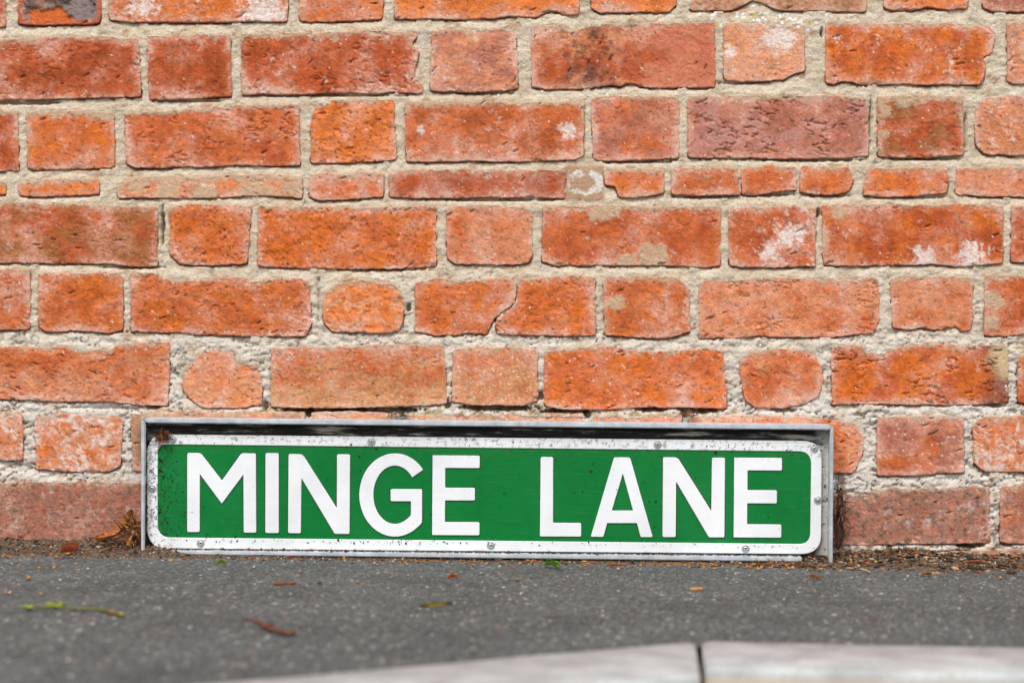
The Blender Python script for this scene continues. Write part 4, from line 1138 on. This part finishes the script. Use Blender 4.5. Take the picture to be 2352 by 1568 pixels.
# ------------------------------------------------------------------ fallen leaves, twigs and seeds
def mat_leaf(name, c1, c2, rough=.55):
    m = NT(name)
    c = m.mixc(m.ramp(m.noise(120, 5, .65), [(.35, 0.0), (.65, 1.0)]), lin(c1), lin(c2))
    c = m.mixc(m.ramp(m.noise(420, 3, .6), [(.62, 0.0), (.72, .6)]), c, lin(c2) * .5)
    m.base(c); m.set(Roughness=rough); m.bump(m.noise(260, 4, .6), .3, .0008)
    return m.m
def leaf(name, a, b, width, mat, curl=.5, arch=.1, label='', cat='leaf', roll=0.0, jag=0.0, tip=True, up=None):
    """blade from a to b with a midrib, cupped and arched, 0.4 mm thick"""
    a, b = Vector(a), Vector(b); L = (b - a).length; t = (b - a) / L
    upv = Vector(up) if up else Vector((0, 0, 1))
    s = t.cross(upv).normalized(); u = s.cross(t).normalized()
    s, u = s * math.cos(roll) + u * math.sin(roll), u * math.cos(roll) - s * math.sin(roll)
    nl, nw = 16, 8; vs_, fs = [], []
    r_ = random.Random(hash(label) % 1000)
    r_ = random.Random(sum(map(ord, label)))
    for side in (0, 1):
        for i in range(nl + 1):
            q = i / nl
            w = width * (math.sin(math.pi * min(1, max(.03, q * .94 + .03))) ** .75 if tip else (.8 + .2 * math.sin(q * 3)))
            w *= 1 + jag * r_.uniform(-1, 1)
            tw = .5 * math.sin(q * 5) * curl
            for j in range(nw + 1):
                e = (j / nw - .5)
                h = curl * width * (abs(e) * 2) ** 1.7 * .8 + arch * L * math.sin(math.pi * q) + .03 * width * math.sin(q * 17 + j * 1.3)
                p = a + t * (L * q) + s * (e * w + tw * width * .2) + u * (h - (.0004 if side else 0))
                vs_.append(p)
    n1_ = (nl + 1) * (nw + 1)
    for i in range(nl):
        for j in range(nw):
            k = i * (nw + 1) + j
            fs.append((k, k + 1, k + nw + 2, k + nw + 1))
            fs.append((n1_ + k, n1_ + k + nw + 1, n1_ + k + nw + 2, n1_ + k + 1))
    rim = [j for j in range(nw + 1)] + [i * (nw + 1) + nw for i in range(1, nl + 1)] + [nl * (nw + 1) + j for j in range(nw - 1, -1, -1)] + [i * (nw + 1) for i in range(nl - 1, 0, -1)]
    for i in range(len(rim)):
        p, q = rim[i], rim[(i + 1) % len(rim)]
        fs.append((p, q, n1_ + q, n1_ + p))
    o = mesh_obj(name, [v - a for v in vs_], fs, mat)
    o.location = a
    return tag(o, label, cat)
def tube(path, rad, n=7):
    """tapered, slightly knotty stem through world points"""
    pts = np.array([p[:] for p in path]); m = len(pts)
    if m == 2: pts = np.vstack([pts[0], pts.mean(0), pts[1]]); m = 3
    d = np.r_[0, np.cumsum(np.linalg.norm(np.diff(pts, axis=0), axis=1))]
    tt = np.linspace(0, d[-1], 22)
    c = np.stack([np.interp(tt, d, pts[:, k]) for k in range(3)], 1)
    for _ in range(2): c[1:-1] = (c[:-2] + 2 * c[1:-1] + c[2:]) / 4
    V, F = [], []
    for i in range(len(c)):
        t = c[min(i + 1, len(c) - 1)] - c[max(i - 1, 0)]; t /= np.linalg.norm(t)
        s = np.cross(t, (0, 0, 1.0)); s /= max(np.linalg.norm(s), 1e-6); u = np.cross(s, t)
        r_ = np.interp(tt[i] / d[-1], np.linspace(0, 1, len(rad)), rad) * (1 + .12 * math.sin(i * 2.3))
        for k in range(n):
            a = 2 * math.pi * k / n
            V.append(c[i] + (s * math.cos(a) + u * math.sin(a)) * r_)
    for i in range(len(c) - 1):
        for k in range(n):
            F.append((i * n + k, i * n + (k + 1) % n, (i + 1) * n + (k + 1) % n, (i + 1) * n + k))
    F.append(tuple(range(n))[::-1]); F.append(tuple((len(c) - 1) * n + k for k in range(n)))
    return np.array(V), F

ML1 = mat_leaf('dead_leaf', (196, 116, 44), (128, 68, 30))
ML2 = mat_leaf('orange_leaf', (206, 104, 62), (166, 76, 44))
ML3 = mat_leaf('green_leaf', (112, 160, 40), (64, 112, 24))
ML4 = mat_leaf('yellow_leaf', (176, 156, 34), (110, 100, 24))
ML5 = mat_leaf('umber_leaf', (86, 52, 36), (50, 34, 28))
ML6 = mat_leaf('bud_green', (140, 152, 36), (92, 112, 26))
ML7 = mat_leaf('petal', (224, 104, 40), (190, 74, 30))

leaf('dead_leaf', P(224, 1243, -.034), P(308, 1178, -.014), .016, ML1, .55, -.16, 'long curled amber dead leaf leaning on the wall left of the sign', 'leaf', .15, .05, up=(-.5, -.75, .5))
leaf('leaf_scrap', G(140, 1262, .012), G(180, 1259, .012), .016, ML2, .15, .06, 'flat reddish orange leaf scrap at the wall foot left of the sign', 'leaf', .9, .12, False)
leaf('green_leaf', G(1250, 1299, .002), G(1283, 1305, .003), .010, ML3, .7, .08, 'small bright green curled leaf below the middle of the sign', 'leaf', .3, .03)
leaf('leaf_tip', G(493, 1296, .002), G(520, 1292, .003), .007, ML6, .4, .10, 'tiny yellow green leaf tip under the letter M', 'leaf', .6, .05)
leaf('orange_petal', G(1027, 1328, .001), G(1054, 1325, .003), .008, ML7, .3, .12, 'small vivid orange petal on the tarmac below the letter E of MINGE', 'petal', .5, .04)
leaf('yellow_leaf', G(966, 1395, .003), G(1040, 1388, .008), .0042, ML4, 1.0, .03, 'narrow folded yellow leaf lying on the tarmac in the middle', 'leaf', -.9, .03)
leaf('umber_leaf', P(1923, 1265, -.018), P(1927, 1175, -.012), .012, ML5, .8, .05, 'dark brown shrivelled leaf hanging behind the right sign post', 'leaf', .4, .06, up=(.3, -1, 0))
leaf('brown_leaf', P(1921, 1180, -.014), P(1930, 1120, -.006), .008, ML5, .6, .06, 'smaller dark dead leaf higher up behind the right sign post', 'leaf', -.3, .06, up=(-.2, -1, 0))
leaf('ochre_leaf', G(2115, 1322, .0015), G(2140, 1320, .002), .006, ML1, .4, .1, 'small ochre leaf on the tarmac right of the sign', 'leaf', .3, .05)
leaf('curled_husk', G(1858, 1327, .0015), G(1884, 1329, .002), .006, ML1, .6, .08, 'small curled golden husk on the tarmac below the right sign post', 'husk', .3, .05)
leaf('pink_chip', G(2215, 1291, .010), G(2275, 1293, .010), .012, mat_leaf('brick_flake', (226, 146, 112), (200, 112, 84), .9), .05, .03, 'pale pink brick flake lying in the litter at the right', 'brick flake', .4, .12)

tw = empty('green_twig', G(150, 1396, .003)); tag(tw, 'thin green twig with yellow buds on the tarmac at the left', 'twig')
MTW = mat_leaf('twig_green', (112, 116, 44), (84, 78, 36), .7)
def part_tube(name, pix, rad, mat, par, lift=.003):
    V, F = tube([G(a, b, lift) for a, b in pix], rad)
    o = mesh_obj(name, V - np.array(par.location), F, mat, par)
    return o
part_tube('stem', [(56,1393),(75,1393.5),(105,1391.5),(150,1395),(230,1398),(255,1405),(282,1411)], [.0009, .0012, .0012, .0017, .0018], MTW, tw)
def bud(px, py, r1, par, mat, lift=.004, sx_=1.6):
    c = G(px, py, lift)
    v = icov * np.array([r1 * sx_, r1, r1]) * (1 + .12 * crng.standard_normal((len(icov), 1)))
    o = mesh_obj('bud', v, icof, mat, par)
    o.location = Vector(c) - Vector(par.location)
for (bx, by, br) in [(62,1393,.0027),(70,1394,.0020),(114,1387,.0026),(122,1388.5,.0024),(140,1386.5,.0025),(133,1391,.0022)]: bud(bx, by, br, tw, ML6, .0035, 2.1)
bud(232, 1396, .0020, tw, MTW); bud(256, 1404, .0020, tw, ML1); bud(279, 1410, .0020, tw, ML4)

tb = empty('brown_twig', G(617, 1440, .003)); tag(tb, 'reddish brown forked twig on the tarmac below the letters MI', 'twig')
MTB = mat_leaf('twig_brown', (128, 66, 42), (84, 44, 32), .8)
part_tube('stem', [(556,1420),(575,1421),(596,1428),(611,1441),(640,1449),(672,1456),(677,1446)], [.0008, .0013, .0024, .0019, .0020, .0012], MTB, tb)
part_tube('side_shoot', [(608,1440),(615,1436),(629,1433)], [.0020, .0018, .0014], MTB, tb, .004)
def stick(name, pix, rad, mat, label, lift=.002):
    V, F = tube([G(a, b, lift) for a, b in pix], rad)
    c = V.mean(0); o = mesh_obj(name, V - c, F, mat); o.location = c
    return tag(o, label, 'stick')
stick('brown_stick', [(629,1341),(655,1339),(679,1338)], [.0018, .0020, .0016], mat_leaf('bark', (140, 82, 40), (88, 52, 34), .8), 'short thin brown stick on the tarmac below the letters IN')
stick('tan_stick', [(1586,1352.5),(1613,1352)], [.0020, .0022, .0018], mat_leaf('straw', (206, 150, 84), (166, 112, 58), .7), 'short straw coloured stick on the tarmac below LANE')
stick('rust_stick', [(1396,1296),(1420,1296.5),(1440,1297)], [.0012, .0014, .0012], MTB, 'thin rusty stem lying under the letters LA', .004)
stick('pale_stem', [(1976,1306),(1990,1309),(1998,1313)], [.0009, .0009, .0007], mat_leaf('pale_straw', (220, 190, 150), (186, 150, 110), .7), 'fine pale straw on the soil right of the sign post', .004)
stick('long_stem', [(228,1266),(262,1252),(296,1226)], [.0010, .0012, .0010], mat_leaf('dry_stem', (176, 128, 66), (130, 90, 46), .7), 'slender dry stem under the amber leaf left of the sign', .010)

# round seeds, each its own thing
seeds = [(66,1331,4.6,'on the tarmac at the far left'),(38,1294,3.4,'in the left corner by the wall'),(174,1299,3.6,'near the wall below the leaf scrap'),(14,1363,3.6,'at the left edge of the picture'),
 (94,1368,3.9,'above the green twig'),(735,1343,4.2,'dark and lying below the letter N of MINGE'),(820,1340,3.6,'below the letter G'),(124,1306,3.6,'beside two others left of the sign'),(90,1307,3.4,'left of two others by the wall'),
 (612,1318,2.8,'under the letter I'),(1187,1334,3.8,'hollow looking, below the gap between the words'),(1295,1334,2.8,'below the letter L'),(1420,1309,3.6,'pinkish, below the letter A'),
 (1477,1291,3.6,'close under the bottom rail below the letter A'),(1551,1288,4.0,'tucked under the bottom rail below the N of LANE'),(1616,1306,4.2,'left one of a clump below LANE'),(1636,1300,3.8,'upper one of a clump below LANE'),(1640,1309,4.0,'lower right one of a clump below LANE'),
 (1700,1299,3.8,'alone under the last E'),(1723,1305,4.0,'beside the needles under the last E'),(1742,1310,4.6,'front one below the right end of the rail'),(1772,1300,4.2,'near the right end of the bottom rail'),(1812,1308,3.8,'between the rail end and the right post'),
 (2021,1300,4.0,'black, on the soil right of the sign'),(2139,1288,4.2,'dull brown, at the footing on the right'),(2233,1279,4.6,'dark flat, on the pale footing brick'),(2298,1330,4.0,'golden, alone on the tarmac at the far right'),(2162,1297,4.0,'black, in the litter at the right')]
MS = {'g': mat_leaf('seed_tan', (182, 130, 66), (140, 92, 48), .6), 'k': mat_leaf('seed_dark', (70, 58, 50), (44, 38, 34), .6), 'p': mat_leaf('seed_pink', (214, 150, 124), (188, 118, 92), .7)}
for (px, py, r_, where) in seeds:
    key = 'k' if ('black' in where or 'dark' in where) else ('p' if 'pink' in where else 'g')
    c = G(px, py, .0)
    rr = r_ * K * 1.05
    bm = bmesh.new(); bmesh.ops.create_icosphere(bm, subdivisions=3, radius=rr)
    for v in bm.verts:
        n_ = v.co.normalized()
        v.co *= 1 + .05 * math.sin(n_.x * 9 + px) + .04 * math.sin(n_.y * 11 + n_.z * 7)
        v.co.z *= .88
        if n_.x > .88: v.co.x += rr * .35 * (n_.x - .88) / .12       # little stalk end
        if 'hollow' in where and n_.y < -.6: v.co.y += rr * .5 * (-n_.y - .6) / .4
    o = bm_obj('seed', bm, MS[key], None, True)
    o.location = (c.x, c.y, max(c.z, soil_z(c.x, c.y)) + rr * .62)
    o.rotation_euler = (0, crng.uniform(-.4, .4), crng.random() * 6.28)
    tag(o, 'small round %s seed %s' % ('' if key != 'g' else 'tan brown', where), 'seed', 'round seeds scattered along the wall foot')
    o['label'] = o['label'].replace('  ', ' ')
